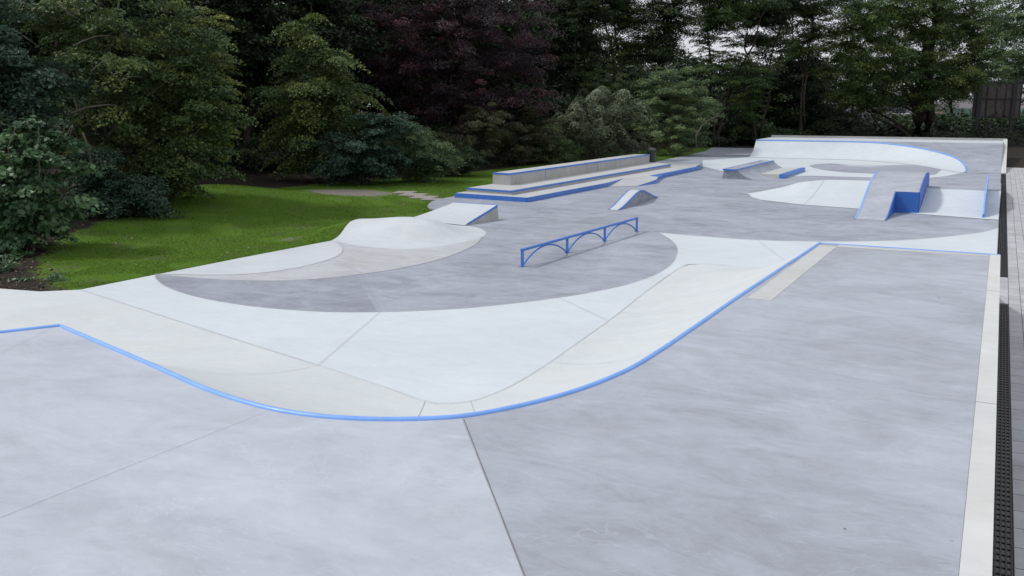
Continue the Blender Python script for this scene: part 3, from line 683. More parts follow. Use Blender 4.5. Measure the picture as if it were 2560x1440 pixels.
# ------------------------------------------------------------------ foliage
def unit(v): return v/np.maximum(np.linalg.norm(v, axis=-1, keepdims=True), 1e-9)
def crown_mesh(name, blobs, leaf, mat, n_leaf, cl_r, flat=.4, droop=.15, up=.8, seed=0, shell=.5, asp=.55, origin=(0,0,0), tint0=.5, per=70):
    """leaf-sized faces gathered in sprays spread through the crown's blobs; blobs = (x,y,z,rx,ry,rz)"""
    rg = np.random.default_rng(seed); B = np.array(blobs, float)
    area = (B[:, 3]*B[:, 5])**1.0; pick = rg.choice(len(B), size=max(8, int(n_leaf/per)), p=area/area.sum())
    m = len(pick); d = unit(rg.normal(size=(m, 3))); rad = shell+(1.03-shell)*rg.uniform(0, 1, m)**.7; rad *= 1+.17*rg.normal(size=m)
    c = B[pick, :3]+d*B[pick, 3:6]*rad[:, None]
    cr = cl_r*rg.uniform(.5, 1.35, m); ctint = np.clip(tint0+.22*rg.normal(size=m), 0, 1)
    out = d*np.array([1, 1, .25]); out = unit(out)
    k = rg.choice(m, size=n_leaf, p=cr**1.5/(cr**1.5).sum())
    q_ = rg.normal(size=(n_leaf, 3)); q_ = unit(q_)*rg.uniform(0, 1, n_leaf)[:, None]**.55
    o = out[k]; along = (q_*o).sum(1, keepdims=True)
    q_ = q_+o*along*.7                      # sprays reach outwards
    pos = q_*cr[k][:, None]*np.array([1, 1, flat]); hd = np.hypot(pos[:, 0], pos[:, 1]); pos[:, 2] -= droop*hd*hd/np.maximum(cr[k], .05)
    pos += c[k]
    nn = unit(np.array([0, 0, up])+o*.35+rg.normal(size=(n_leaf, 3))*.42)
    t = unit(np.cross(nn, rg.normal(size=(n_leaf, 3)))); s = np.cross(nn, t)
    L = leaf*rg.uniform(.6, 1.3, n_leaf)[:, None]
    co = np.empty((n_leaf, 4, 3)); co[:, 0] = pos-t*L*.5; co[:, 1] = pos+s*L*asp*.5-nn*L*.06; co[:, 2] = pos+t*L*.5-nn*L*.12; co[:, 3] = pos-s*L*asp*.5-nn*L*.06
    co -= np.array(origin)
    me = bpy.data.meshes.new(name); fast_mesh(me, co.reshape(-1, 3), np.arange(n_leaf*4).reshape(-1, 4))
    tv = np.clip(ctint[k]+.12*rg.normal(size=n_leaf), 0, 1)
    a = me.attributes.new('tint', 'FLOAT', 'FACE'); a.data.foreach_set('value', tv.astype(np.float32))
    me.materials.append(mat); return me, c, rg
def limb_mesh(base, height, rad, targets, rg, stems=1, lean=(0, 0), sub=.5, tight=False):
    """tapered trunk(s) with limbs bending out to the crown's sprays; coordinates relative to base"""
    b = MB(); tr = []
    for s_ in range(stems):
        a = rg.uniform(0, 6.28); sp = 0 if stems == 1 else .12+.05*s_
        if tight: a = YAW+math.pi*s_; sp = .44
        off = np.array([math.cos(a)*sp, math.sin(a)*sp]); le = np.array(lean)+rg.normal(size=2)*(.03 if stems == 1 or tight else .14)*height
        pts = []; rd = []
        for k in range(7):
            t = k/6; w = rg.normal(size=2)*.02*height*(0 < k < 6)
            pts.append((off[0]*(1-t)+off[0]*t+le[0]*t**1.3+w[0], off[1]+le[1]*t**1.3+w[1], -.1+height*t)); rd.append(rad*(1.25 if k == 0 else 1)*(1-.78*t)/math.sqrt(stems)**.6)
        b.tube(pts, rd, 8, caps=False); tr.append((pts, rd))
    for tg in targets:
        pts, rd = tr[rg.integers(len(tr))]; tg = np.array(tg, float)
        want = min(max(tg[2]-.45*math.hypot(tg[0], tg[1]), .15*height), .95*height); k = min(int(want/height*6), 5)
        p0 = np.array(pts[k]); r0 = rd[k]*sub
        dv = tg-p0; side = rg.normal(size=3)*.10*np.linalg.norm(dv)
        pp = [tuple(p0), tuple(p0+dv*.33+side*.7+np.array([0,0,.05*np.linalg.norm(dv)])), tuple(p0+dv*.66+side), tuple(tg)]
        b.tube(pp, [r0, r0*.7, r0*.42, r0*.15], 5, caps=False)
    return b
TREE_ID = [0]; DENS = 2.3
def plant(name, label, cat, px, D, pix, leaf, mat, n_leaf, cl_r, trunk=None, z0=0., bark='bark', part=('trunk', 'crown'), group=None, yr=.8, sub=.42, tight=False, **kw):
    """pix: crown blobs as (px, py, rx, ry) seen in the photo, given real size at this depth; optional 5th: extra depth"""
    n_leaf = int(n_leaf*DENS); leaf *= 1.05; kw.setdefault('per', 170)
    TREE_ID[0] += 1; sd = TREE_ID[0]*13+5
    bx, by = spot(px, D); s = D/FPX; blobs = []
    for q in pix:
        dd = q[4] if len(q) > 4 else 0
        x, y = spot(q[0], D+dd); sr = (D+dd)/FPX; blobs.append((x, y, hgt(q[1], D+dd), q[2]*sr, q[2]*sr*yr, q[3]*sr))
    root = empty(name, (bx, by, z0), label, cat, group)
    me, c, rg = crown_mesh(part[1], blobs, leaf, mat, n_leaf, cl_r, seed=sd, origin=(bx, by, z0), **kw)
    cr = bpy.data.objects.new(part[1], me); COL.objects.link(cr); cr.parent = root
    if trunk:
        h, rad, nl_, stems = trunk
        tg = [c[i]-np.array((bx, by, z0)) for i in rg.choice(len(c), size=min(nl_, len(c)), replace=False)]
        limb_mesh(None, h, rad, tg, rg, stems, sub=sub, tight=tight).build(part[0], [M[bark]], root, smooth=True)
    return root

LG = (.018,.036,.014)
M['lf_dark'] = leaf_mat('leaf_dark_green', (.013,.028,.014), (.042,.075,.028), (.08,.12,.04))
M['lf_bluegreen'] = leaf_mat('leaf_blue_green', (.015,.038,.026), (.062,.115,.072), (.13,.19,.12))
M['lf_mid'] = leaf_mat('leaf_mid_green', (.020,.046,.016), (.098,.155,.046), (.24,.29,.08))
M['lf_yellow'] = leaf_mat('leaf_yellow_green', (.025,.050,.014), (.165,.205,.045), (.36,.38,.09))
M['lf_purple'] = leaf_mat('leaf_purple', (.016,.010,.016), (.074,.040,.050), (.22,.095,.110))
M['lf_silver'] = leaf_mat('leaf_grey_green', (.06,.085,.05), (.20,.25,.15), (.42,.47,.32))
M['lf_hazel'] = leaf_mat('leaf_hazel', (.024,.060,.030), (.105,.195,.090), (.26,.37,.15))
M['lf_bush'] = leaf_mat('leaf_light_bush', (.030,.065,.03), (.115,.180,.080), (.22,.29,.12))
M['lf_brown'] = leaf_mat('leaf_brownish', (.035,.036,.02), (.11,.11,.055), (.18,.21,.09))
M['lf_maple'] = leaf_mat('leaf_maple', (.018,.046,.016), (.095,.165,.045), (.24,.31,.09))
S = ('stems', 'foliage')

# near left hazel bush, big leaves
plant('bush', 'large leaved green hazel bush at the left edge of the lawn', 'bush', 40, 22.5,
      [(10,480,130,150),(40,400,110,90),(-60,540,150,110),(80,520,80,80),(20,600,100,50),(130,340,70,40),(60,320,60,35),(190,405,32,14),(175,500,35,22),(165,450,40,25),(120,585,50,35),(130,296,22,12)], .145, M['lf_hazel'], 6500, .42, (3.2,.05,34,7), part=S, bark='bark_pale', flat=.3, shell=.3, asp=.85, droop=.25, tint0=.55)
# tall left yellow green tree
lt_ = plant('tree', 'wide leaning tree with yellow green right side at the far left', 'tree', 210, 31,
      [(330,160,230,150),(450,250,140,130),(230,330,200,130),(520,130,70,90),(540,300,60,70),(330,430,150,80),(420,420,130,70),(250,0,250,130)], .12, M['lf_mid'], 34000, .5, (8,.15,46,2), bark='bark_pale', flat=.3, shell=.45, droop=.3)
plant('tree', 'bright yellow green small leaved tree leaning into the dark gap', 'tree', 470, 33,
      [(520,120,60,110),(550,200,50,70),(510,240,70,90),(545,330,50,60),(440,200,80,110)], .11, M['lf_yellow'], 9000, .36, (7.2,.10,18,1), flat=.25, shell=.4, tint0=.62)
plant('tree', 'dark ivy green tree reaching above the hazel bush at the left edge', 'tree', 0, 27,
      [(0,120,70,180),(40,300,90,120),(-80,200,110,220),(90,230,80,90)], .13, M['lf_bluegreen'], 12000, .5, (6.5,.14,14,1), shell=.4)
plant('shrub', 'low dark blue green shrub at the foot of the wide left tree', 'shrub', 310, 28.5,
      [(300,480,90,60),(350,510,60,35),(230,500,70,60),(240,420,60,60)], .10, M['lf_bluegreen'], 9000, .4, (1.8,.04,12,5), part=S)
for k_, (pp, r_) in enumerate([([(150,330),(165,285),(215,268),(262,262),(292,263)], .045), ([(72,97),(95,112),(118,132)], .022), ([(196,122),(222,110),(252,100),(290,97)], .026), ([(238,180),(262,160),(285,135)], .018), ([(290,190),(315,180),(332,167)], .022), ([(200,330),(212,370),(216,430),(222,500)], .045), ([(165,20),(195,48),(222,62)], .02), ([(300,206),(335,194),(362,196)], .018)]):
    b = MB(); P_ = []
    for i, (a_, c_) in enumerate(pp):
        D_ = 27.6+.25*i; x, y = spot(a_, D_); P_.append((x-lt_.location.x, y-lt_.location.y, hgt(c_, D_)))
    b.tube(P_, [r_*(1-.7*i/(len(P_)-1)) for i in range(len(P_))], 6); b.build('bare_branch', [M['bark_pale']], lt_, smooth=True)
# layered beech
plant('tree', 'broad young tree with layered drooping sprays left of the purple tree', 'tree', 790, 43,
      [(760,110,45,60),(790,160,90,60),(770,240,120,60),(830,230,90,70),(760,330,100,60),(860,320,90,50),(730,400,60,30),(800,60,25,30)], .12, M['lf_mid'], 24000, .80, (8.2,.14,34,1), flat=.16, shell=.5, droop=.40, tint0=.62, z0=.1, per=420)
plant('shrub', 'dark glossy blue green shrub below the layered tree', 'shrub', 900, 42,
      [(890,380,100,65),(960,310,60,45),(830,420,60,35),(960,400,60,40)], .13, M['lf_bluegreen'], 13000, .42, (2.4,.04,16,6), part=S, tint0=.56)
plant('shrub', 'round light green shrub in front of the purple tree', 'shrub', 1050, 43.5,
      [(1050,385,85,55),(1010,400,50,45),(1090,400,50,40),(1030,340,50,30)], .085, M['lf_bush'], 16000, .30, (1.9,.03,20,6), part=S, tint0=.58, droop=.35)
# purple
plant('tree', 'large dark purple leaved tree rising above the stepped ledges', 'tree', 1140, 57,
      [(1150,110,220,150),(1240,60,160,130),(1000,120,120,120),(1300,190,95,110),(1060,230,130,80),(1180,260,150,60),(1150,-60,240,110)], .13, M['lf_purple'], 52000, .55, (10,.22,40,2), shell=.5, droop=.2, flat=.45)
for i, (px, D, pix, mt, lab) in enumerate([
    (1180, 53, [(1180,340,70,50),(1220,300,60,40),(1140,370,50,40)], 'lf_brown', 'brownish tangled shrub under the purple tree, left one'),
    (1300, 56, [(1300,350,80,55),(1340,310,50,45),(1260,390,60,25)], 'lf_brown', 'brownish green thicket under the right edge of the purple tree'),
    (1390, 58, [(1390,370,80,40),(1350,330,50,40)], 'lf_mid', 'low mixed green shrub between thicket and silvery shrub'),
    (1120, 47, [(1130,410,40,25),(1160,395,40,30)], 'lf_dark', 'small dark shrub right of the round light green shrub')]):
    plant('shrub', lab, 'shrub', px, D, pix, .10, M[mt], 9000, .38, (2.2,.03,16,7), part=S, bark='bark_pale')
# silvery arching shrub
plant('shrub', 'tall silvery green arching shrub behind the ledges', 'shrub', 1490, 61,
      [(1490,300,105,70),(1450,330,90,60),(1550,270,60,45),(1500,235,50,25),(1540,350,80,45),(1420,370,60,35)], .12, M['lf_silver'], 22000, .5, (4.2,.05,30,8), part=S, bark='bark_pale', flat=.16, droop=.8, tint0=.55, per=260, up=1.2)
plant('conifer', 'rounded dark green conifer top behind the silvery shrub', 'conifer', 1530, 70,
      [(1530,200,75,38),(1500,240,60,40),(1560,270,70,60)], .09, M['lf_mid'], 12000, .4, (5,.1,10,1), shell=.5)
rt_ = plant('tree', 'round topped small tree with brown twigs and light green crown', 'tree', 1690, 66,
      [(1700,200,70,45),(1650,240,60,50),(1740,260,60,50),(1680,300,90,50),(1700,345,80,30)], .10, M['lf_bush'], 26000, .42, (5,.12,44,3), bark='bark_pale', tint0=.85)
plant('tree', 'green tree with horizontal sprays behind the round topped small tree', 'tree', 1800, 80,
      [(1780,120,60,35),(1800,170,80,40),(1850,210,70,45),(1860,260,60,40)], .13, M['lf_maple'], 15000, .6, (8,.13,22,1), flat=.2)
# dark conifers before the far ramp
plant('conifer', 'dense very dark evergreen behind the left end of the quarter pipe', 'conifer', 1960, 88,
      [(1960,150,90,70),(1960,240,120,80),(1900,300,110,60),(2040,300,90,60),(1960,110,50,40)], .20, M['lf_dark'], 22000, .8, (9,.2,10,1), shell=.55, tint0=.35)
plant('conifer', 'dark evergreen shrub left of the quarter pipe', 'shrub', 1800, 84,
      [(1800,310,80,60),(1850,330,80,40),(1750,320,50,50)], .18, M['lf_dark'], 12000, .6, (2.5,.06,10,4), part=S, tint0=.4)
# maple with thick trunk
plant('tree', 'big maple with thick dark double trunk behind the far platform', 'tree', 2310, 84,
      [(2150,90,110,60),(2120,180,80,55),(2090,130,60,40),(2230,160,110,70),(2330,190,110,60),(2180,30,130,60),(2300,60,120,80),(2430,80,110,70),(2420,170,90,50),(2230,235,100,30),(2160,240,60,25),(2380,235,60,20),(2300,-40,240,80),(2230,258,110,20),(2120,235,60,25),(2400,215,50,30)], .17, M['lf_maple'], 76000, .85, (13,.85,26,2), z0=.3, flat=.26, droop=.35, tint0=.62, per=190, shell=.3, sub=.2, tight=True)
plant('tree', 'pale green tree hanging into the upper right corner', 'tree', 2620, 72,
      [(2530,40,70,70),(2550,120,70,50),(2600,60,90,120),(2530,170,60,28)], .15, M['lf_bush'], 16000, .6, (10,.2,16,1), tint0=.6)
plant('tree', 'mid green tree filling the space behind the hoarding', 'tree', 2500, 118,
      [(2500,170,100,50),(2410,225,60,30),(2580,200,60,60),(2470,235,70,20)], .24, M['lf_maple'], 12000, 1.1, (9,.25,12,1), z0=.5)
plant('tree', 'dense mid green tree behind the left half of the maple crown', 'tree', 2130, 108,
      [(2110,200,80,50),(2180,140,90,60),(2060,240,60,40),(2240,215,80,45),(2150,60,80,50)], .22, M['lf_maple'], 20000, 1.0, (10,.25,14,1), z0=.4, group='green trees behind the maple')
plant('tree', 'dense mid green tree behind the right half of the maple crown', 'tree', 2380, 112,
      [(2360,130,100,60),(2440,80,90,60),(2330,215,80,40),(2420,190,80,40),(2300,60,80,50)], .22, M['lf_maple'], 20000, 1.0, (10,.25,14,1), z0=.4, group='green trees behind the maple')
# thin tall trees against the sky
for i, (px, D, pix, lab) in enumerate([
    (1440, 72, [(1440,60,90,80),(1420,160,70,60),(1480,0,90,60),(1400,230,50,40)], 'thin tall tree next to the purple crown with sky behind'),
    (1560, 76, [(1550,40,90,60),(1570,120,70,50),(1530,-40,100,60)], 'second thin tall tree right of the purple crown, dense at the top'),
    (1640, 74, [(1660,60,80,60),(1640,130,70,40),(1690,-20,100,50)], 'thin tall tree above the round topped small tree'),
    (1790, 80, [(1780,60,80,30),(1820,20,90,40),(1760,-20,100,40)], 'sparse spreading tree with clear sky gaps between its branches'),
    (1900, 82, [(1900,50,80,35),(1940,10,90,40),(1880,110,50,20)], 'sparse tree with forked branches above the dark evergreen'),
    (2010, 84, [(2000,40,80,40),(2030,90,60,30),(2000,-20,100,50),(1990,130,50,20)], 'sparse tree between the dark evergreen and the maple')]):
    plant('tree', lab, 'tree', px, D, pix, .14, M['lf_maple'] if i % 2 else M['lf_dark'], 26000, .7, (13,.19,34,2), group='tall trees against the sky', shell=.2, flat=.35, tint0=.55)

# tall dark trees of the wood: one model, copied
wroot0 = None
wood_labels = ['dark tall woodland tree far left behind the ivy green tree','dark tall woodland tree behind the wide leaning tree','dark woodland tree in the gap left of the layered tree','dark woodland tree directly behind the layered tree',
 'dark woodland tree between layered and purple trees','dark woodland tree hidden behind the purple crown','dark woodland tree at the right edge of the purple crown','dark woodland tree in the back row behind the yellow green tree']
for i, (px, D, s_) in enumerate([(60,40,1.0),(300,43,1.08),(610,50,1.1),(760,56,1.2),(930,68,1.35),(1130,74,1.5),(1400,82,1.35),(470,52,1.2)]):
    x, y = spot(px, D)
    if wroot0 is None:
        wroot0 = empty('woodland_tree', (x, y, 0), wood_labels[0], 'tree', 'tall dark trees of the wood')
        bl = [(0,0,8.5,3.0,3.0,2.6),(1.3,.4,6.2,2.6,2.6,1.8),(-1.5,-.4,5.6,2.4,2.4,1.8),(0,0,11.5,2.6,2.6,2.5),(.3,-1.4,4.2,2.0,2.0,1.4)]
        me, c, rg = crown_mesh('crown', bl, .20, M['lf_dark'], 62000, .75, seed=77, per=150, shell=.35, tint0=.4)
        cr = bpy.data.objects.new('crown', me); COL.objects.link(cr); cr.parent = wroot0
        limb_mesh(None, 11, .2, [c[k] for k in rg.choice(len(c), 24, replace=False)], rg, 1).build('trunk', [M['bark']], wroot0, smooth=True)
        r0 = wroot0
    else:
        r0 = wroot0.copy(); COL.objects.link(r0); r0['label'] = wood_labels[i]
        for ch in wroot0.children:
            c2 = ch.copy(); COL.objects.link(c2); c2.parent = r0
    r0.location = (x, y, 0); r0.rotation_euler = (0, 0, i*1.9); r0.scale = (s_, s_, s_)

# far wood that reads as one mass
rg = np.random.default_rng(5); bl = []
for i in range(90):
    px = -250+1650*rg.uniform(); D = interp(px, [-250,700,1000,1500], [52,60,74,86])+rg.uniform(0, 14); x, y = spot(px, D); h = rg.uniform(3, 17); bl.append((x, y, h, 3.2, 3.2, 2.6))
for i in range(60):
    px = -250+1750*rg.uniform(); D = interp(px, [-250,700,1000,1500], [50,58,70,84])+rg.uniform(0, 10); x, y = spot(px, D); bl.append((x, y, rg.uniform(.3, 4.5), 3.0, 3.0, 2.2))
for i in range(45):
    px = 930+500*rg.uniform(); D = rg.uniform(66, 80); x, y = spot(px, D); bl.append((x, y, rg.uniform(1, 10), 2.8, 2.8, 2.2))
for i in range(210):
    px = 1400+1250*rg.uniform(); D = rg.uniform(90, 99); x, y = spot(px, D); h = rg.uniform(.5, 2.2) if px > 2080 else rg.uniform(.8, 7.6); bl.append((x, y, h, 2.6, 2.6, 1.0 if px > 2050 else 1.8))
me, c, _ = crown_mesh('far_wood', bl, .38, M['lf_dark'], 470000, 1.3, seed=9, shell=.1, tint0=.4)
fw = bpy.data.objects.new('far_wood', me); COL.objects.link(fw); tag(fw, 'dense dark wood closing the park behind the trees', 'wood', kind='stuff')
# undergrowth along the wood's edge
bl = []
for i in range(70):
    px = 200+1250*rg.uniform(); D = interp(px, [200,600,1000,1450], [36,46,50,66])+rg.uniform(0, 5); x, y = spot(px, D); bl.append((x, y, rg.uniform(.2, 1.5), 1.3, 1.3, .9))
for i in range(40):
    px = 1650+900*rg.uniform(); D = rg.uniform(80, 88); x, y = spot(px, D); bl.append((x, y, rg.uniform(.2, 1.0), 1.6, 1.6, .8))
me, c, _ = crown_mesh('undergrowth', bl, .17, M['lf_dark'], 110000, .55, seed=19, shell=.1, tint0=.5)
ug = bpy.data.objects.new('undergrowth', me); COL.objects.link(ug); tag(ug, 'dark low undergrowth filling the edge of the wood', 'undergrowth', kind='stuff')

# leaf litter and wood chips by the left bush
n = 9000; lx = RNG.uniform(-26, -15.7, n); ly = RNG.uniform(10.6, 20, n)
lp = [(-15.9,11.9),(-16.4,11.5),(-17.4,11.3),(-19,11.2),(-24,10.4),(-27,14),(-24,18.6),(-21.6,16.0),(-19.2,13.6),(-17.2,12.4),(-16.2,12.0)]
ok = inside(lx, ly, lp) & ~inside(lx, ly, plaza_out); lx, ly = lx[ok], ly[ok]; lz = terrain(lx, ly)+.012; n = len(lx)
pos = np.stack([lx, ly, lz], -1); nn = unit(np.array([0,0,1.])+RNG.normal(size=(n, 3))*.35); t = unit(np.cross(nn, RNG.normal(size=(n, 3)))); s = np.cross(nn, t); L = RNG.uniform(.02, .09, n)[:, None]
co = np.empty((n, 4, 3)); co[:, 0] = pos-t*L*.6; co[:, 1] = pos+s*L*.25; co[:, 2] = pos+t*L*.6; co[:, 3] = pos-s*L*.25
me = bpy.data.meshes.new('leaf_litter'); fast_mesh(me, co.reshape(-1, 3), np.arange(n*4).reshape(-1, 4))
a = me.attributes.new('tint', 'FLOAT', 'FACE'); a.data.foreach_set('value', (RNG.uniform(0, 1, n)**1.5).astype(np.float32))
me.materials.append(leaf_mat('litter', (.035,.022,.016), (.13,.085,.06), (.36,.28,.21), .8, 0.)); o = bpy.data.objects.new('leaf_litter', me); COL.objects.link(o)
tag(o, 'brown fallen leaves and wood chips by the left bush', 'leaf litter', kind='stuff')
n = 420; fx = np.concatenate([RNG.uniform(-27, -15.8, n), RNG.uniform(.18, .39, 160), RNG.uniform(.4, 1.6, 60)]); fy = np.concatenate([RNG.uniform(11.5, 40, n), RNG.uniform(3, 30, 160), RNG.uniform(4, 30, 60)])
fx = np.concatenate([fx, RNG.uniform(-6, -.1, 28)]); fy = np.concatenate([fy, RNG.uniform(2, 16, 28)]); ok = ((fx < -15) & inside(fx, fy, lawn_poly) & ~inside(fx, fy, plaza_out)) | (fx > 0) | ((fx > -6) & (fx < 0) & ((fx > -2.4) | (fy < 5))); fx, fy = fx[ok], fy[ok]; fz_ = np.where(fx > 0, .008, np.where(fx > -7, ZD+.008, terrain(fx, fy)+.03))
pos = np.stack([fx, fy, fz_], -1); n = len(fx); nn = unit(np.array([0,0,1.])+RNG.normal(size=(n, 3))*.4); t = unit(np.cross(nn, RNG.normal(size=(n, 3)))); s = np.cross(nn, t); L = np.where(fx > -7, .014, .06)[:, None]*RNG.uniform(.5, 1.4, n)[:, None]
co = np.empty((n, 4, 3)); co[:, 0] = pos-t*L*.6; co[:, 1] = pos+s*L*.35; co[:, 2] = pos+t*L*.6; co[:, 3] = pos-s*L*.35
me = bpy.data.meshes.new('fallen_leaves'); fast_mesh(me, co.reshape(-1, 3), np.arange(n*4).reshape(-1, 4))
a = me.attributes.new('tint', 'FLOAT', 'FACE'); a.data.foreach_set('value', RNG.uniform(0, 1, n).astype(np.float32))
me.materials.append(bpy.data.materials['litter']); o = bpy.data.objects.new('fallen_leaves', me); COL.objects.link(o); tag(o, 'scattered small dry leaves on the lawn, deck and drain', 'leaves', kind='stuff')
me, c, _ = crown_mesh('ground_ivy', [(-17.8,12.3,.0,.9,.5,.12),(-19.2,12.6,.0,.8,.6,.15),(-20.5,13.6,.05,1.0,.8,.2),(-18.8,11.7,0,.9,.2,.08)], .09, M['lf_hazel'], 1500, .22, seed=3, shell=.0)
o = bpy.data.objects.new('ground_ivy', me); COL.objects.link(o); tag(o, 'patches of low ivy among the brown leaf litter', 'ivy', kind='stuff')

# stepping slabs
for i, ((x, y), sz, rz, lab) in enumerate([((-22.0,32.2),(.85,.9),.3,'stepping slab nearest the bare gravel patch'),((-21.1,31.5),(1.0,.95),.2,'second stepping slab from the gravel patch'),
                                  ((-20.15,30.85),(.95,1.0),.25,'third stepping slab, the largest and palest'),((-19.5,30.35),(.7,.7),.3,'last stepping slab beside the round grey floor edge')]):
    z = float(terrain(np.array([x]), np.array([y]))[0])
    b = MB(); b.box(-sz[0]/2, sz[0]/2, -sz[1]/2, sz[1]/2, -.05, .035); o = b.build('stepping_slab', [M['slab']]); o.location = (x, y, z); o.rotation_euler = (0, 0, rz); bevel(o)
    tag(o, lab, 'paving slab', 'stepping slabs in the grass')

# ------------------------------------------------------------------ far right background
def billboard():
    x, y = spot(2490, 90); r_ = empty('hoarding', (x, y, 0), 'back of a large dark framed hoarding at the right', 'hoarding'); r_.rotation_euler = (0, 0, R(14))
    b = MB(); b.hexa([(-2.1,-.03,2.3),(2.2,-.03,2.3),(2.2,.05,2.3),(-2.1,.05,2.3),(-2.1,-.03,5.75),(2.2,-.03,6.1),(2.2,.05,6.1),(-2.1,.05,5.75)]); b.build('panel', [M['brown_panel']], r_)
    for x0 in (-1.75, 1.35):
        b = MB(); b.box(x0, x0+.35, -.3, -.05, -.2, 5.85); b.build('post', [M['dark_metal']], r_)
    b = MB()
    for x0 in (-2.1, -.9, -.05, .75, 2.1): b.box(x0, x0+.09, -.10, -.031, 2.35, 5.75 if x0 < 2 else 6.05)
    for z0 in (2.35, 4.1, 5.65): b.box(-2.1, 2.19, -.13, -.101, z0, z0+.11)
    b.build('frame', [M['dark_metal']], r_)
billboard()
def fence():
    x0, y0 = spot(2470, 79); x1, y1 = spot(2660, 79)
    r_ = empty('mesh_fence', (x0, y0, 0), 'dark wire mesh fence with thin posts at the right edge', 'fence')
    d = Vector((x1-x0, y1-y0, 0))
    for t in (0, .36, .72):
        b = MB(); p = d*t; b.tube([(p.x, p.y, -.1), (p.x, p.y, 2.05)], .04, 6); b.build('post', [M['dark_metal']], r_)
    b = MB()
    for k in range(14): b.tube([(0,0,.1+k*.14), (d.x, d.y, .1+k*.14)], .006, 4)
    for k in range(60): p = d*(k/60); b.tube([(p.x, p.y, .1), (p.x, p.y, 1.95)], .005, 4)
    b.build('wire_mesh', [M['dark_metal']], r_)
fence()
M['mint'] = plain('mint_fence', (.42,.62,.56), .6, .3, .08)
for px0, px1, lab in ((2360, 2432, 'pale mint slatted fence panel left of the hoarding'), (2548, 2640, 'pale mint slatted fence panel right of the hoarding')):
    x0, y0 = spot(px0, 112); x1, y1 = spot(px1, 112); r_ = empty('slat_fence', (x0, y0, .6), lab, 'fence', 'mint fence panels'); d = Vector((x1-x0, y1-y0, 0)); n = int(d.length/.16)
    b = MB()
    for k in range(n): p = d*(k/n); b.box(p.x, p.x+.11, p.y-.02, p.y+.02, 0, 2.6)
    b.build('slats', [M['mint']], r_)
    for hz_ in (.4, 2.1): b = MB(); b.tube([(0,.05,hz_),(d.x,d.y+.05,hz_)], .04, 4); b.build('rail', [M['mint']], r_)
def building(px0, px1, D, z0, z1, label, wallc):
    x0, y0 = spot(px0, D); x1, y1 = spot(px1, D); r_ = empty('building', (x0, y0, z0), label, 'building'); d = Vector((x1-x0, y1-y0, 0)); L_ = d.length; r_.rotation_euler = (0, 0, math.atan2(d.y, d.x))
    b = MB(); b.box(0, L_, 0, 9, -.2, z1-z0); b.build('wall', [plain('render_wall', wallc, .85, .2, .08, .5)], r_)
    b = MB(); b.hexa([(-.4,-.5,z1-z0),(L_+.4,-.5,z1-z0),(L_+.4,9.5,z1-z0),(-.4,9.5,z1-z0),(-.2,4,z1-z0+1.6),(L_+.2,4,z1-z0+1.6),(L_+.2,5,z1-z0+1.6),(-.2,5,z1-z0+1.6)]); b.build('roof', [plain('roof_grey', (.16,.14,.15), .8)], r_)
    gl = plain('window_glass', (.05,.06,.07), .15, .6)
    n = int(L_/3.2)
    for k in range(n):
        b = MB(); b.box(1+k*3.2, 2.5+k*3.2, -.03, .03, 1.0, 2.4); b.build('window', [gl], r_)
building(2060, 2345, 135, .6, 3.7, 'long low pale lilac building seen under the maple crown', (.42,.40,.46))
building(2395, 2700, 140, .6, 3.0, 'low brownish building behind the hoarding', (.30,.22,.20))
def car(px, D, z0, rz, paint, label, van=False):
    x, y = spot(px, D); r_ = empty('parked_van' if van else 'parked_car', (x, y, z0), label, 'van' if van else 'car'); r_.rotation_euler = (0, 0, rz)
    L_ = 4.8 if van else 4.2
    if van: prof = [(-2.4,.35),(2.35,.35),(2.4,.9),(2.05,1.15),(1.4,1.95),(1.1,2.1),(-2.35,2.1),(-2.4,1.9)]
    else: prof = [(-2.1,.35),(2.05,.35),(2.1,.7),(1.9,.88),(1.0,.98),(.4,1.42),(-1.2,1.45),(-1.9,1.0),(-2.1,.95)]
    b = MB(); b.v = [(p[0], -.85, p[1]) for p in prof]+[(p[0], .85, p[1]) for p in prof]; n = len(prof); b.f = [tuple(range(n)), tuple(reversed(range(n, 2*n)))]+[(i, n+i, n+(i+1) % n, (i+1) % n) for i in range(n)]; b.m = [0]*len(b.f)
    bevel(b.build('body', [plain('car_paint', paint, .25, .6, .03)], r_, fix=True), .06, 3)
    gl = plain('car_glass', (.02,.025,.03), .1, .7)
    for s_ in (-.86, .845):
        b = MB(); zt = 1.85 if van else 1.36; b.face([(-.95 if not van else -.2, s_, 1.02 if not van else 1.25), (.75 if not van else 1.6, s_, 1.02 if not van else 1.25), (.35 if not van else 1.2, s_, zt), (-.9 if not van else -.2, s_, zt)]); b.build('side_window', [gl], r_)
    for wx in (-1.35, 1.35):
        for wy in (-.78, .78):
            b = MB(); b.tube([(wx, wy-.1, .33), (wx, wy+.1, .33)], .33, 16); w_ = b.build('wheel', [M['black']], r_)
            b = MB(); b.tube([(wx, wy-.105, .33), (wx, wy+.105, .33)], .19, 12); b.build('rim', [plain('rim_grey', (.4,.4,.42), .4, .5)], w_)
car(2262, 104, .55, .5, (.7,.7,.72), 'white van parked beyond the trees left of the maple trunk', True)
car(2440, 100, .75, .3, (.10,.22,.55), 'blue car parked beyond the hedge left of the hoarding')
car(2120, 108, .7, .4, (.6,.6,.62), 'pale silver car half hidden under the maple branches')
# pale kerb line behind the ramp
x0, y0 = spot(2180, 92); x1, y1 = spot(2290, 100); b = MB(); b.strip([(x0, y0, .12), (x1, y1, .32)], .6, 0); b.strip([(x0, y0, .11), (x1, y1, .31)], .62, 0); o = b.build('path', [M['cast_side']]); tag(o, kind='structure')
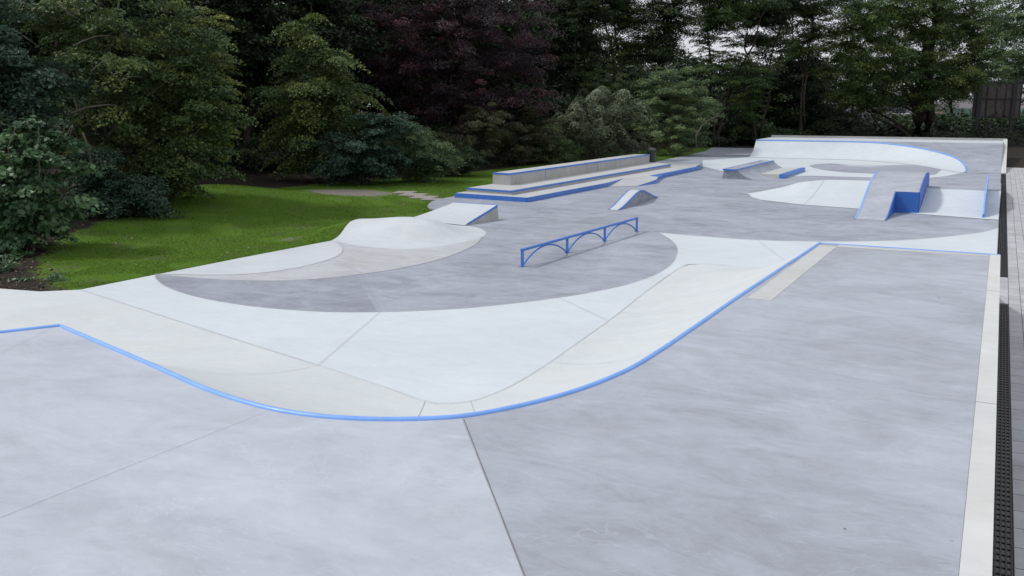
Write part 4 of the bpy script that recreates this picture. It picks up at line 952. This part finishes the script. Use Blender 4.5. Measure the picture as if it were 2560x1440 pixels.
# bare pale branch in front of the round topped tree
x, y = spot(1745, 64); b = MB(); b.tube([(0,0,.7),(-.05,0,1.5),(.35,.1,2.25),(.95,.2,2.7),(1.5,.2,2.85)], [.075,.065,.05,.035,.014], 6); b.tube([(.35,.1,2.25),(.15,.1,2.8),(.4,.2,3.2)], [.04,.03,.01], 5)
o = b.build('dead_branch', [M['bark_pale']], smooth=True); o.parent = rt_; o.location = Vector((x, y, 0))-rt_.location

# ------------------------------------------------------------------ light
w = bpy.data.worlds.new('World'); sc.world = w; w.use_nodes = True; nt = w.node_tree; bg = nt.nodes['Background']
SUN_EL, SUN_AZ = R(50), R(253)      # sun stands over the left-hand trees; azimuth clockwise from +Y
sky = nt.nodes.new('ShaderNodeTexSky'); sky.sky_type = 'NISHITA'; sky.sun_disc = False; sky.sun_elevation = SUN_EL; sky.sun_rotation = SUN_AZ
sky.air_density = 1.0; sky.dust_density = 1.5; sky.ozone_density = 2.0
hs = nt.nodes.new('ShaderNodeHueSaturation'); hs.inputs['Saturation'].default_value = .45
nt.links.new(sky.outputs[0], hs.inputs['Color'])
# thin bright cloud layer over the clear sky
tcw = nt.nodes.new('ShaderNodeTexCoord'); cn = noise(nt, tcw.outputs['Generated'], 2.2, 5, .55, .4)
cloud = mixc(nt, mapr(nt, cn, .35, .65, 0, 1), (7.9, 8.3, 9.0), (10.4, 10.7, 11.3))
nt.links.new(mixc(nt, .72, hs.outputs[0], cloud), bg.inputs[0]); bg.inputs[1].default_value = .10
sd_ = bpy.data.lights.new('sun', 'SUN'); sd_.energy = 2.2; sd_.angle = R(7); sd_.color = (1, .98, .955)
so = bpy.data.objects.new('sun', sd_); COL.objects.link(so)
dirv = Vector((math.sin(SUN_AZ)*math.cos(SUN_EL), math.cos(SUN_AZ)*math.cos(SUN_EL), math.sin(SUN_EL)))
so.rotation_euler = dirv.to_track_quat('Z', 'Y').to_euler(); so.location = dirv*60
sc.view_settings.view_transform = 'Standard'; sc.view_settings.look = 'None'; sc.view_settings.exposure = -0.06; sc.view_settings.gamma = 1
sc.cycles.max_bounces = 6; sc.cycles.diffuse_bounces = 3; sc.cycles.use_denoising = True
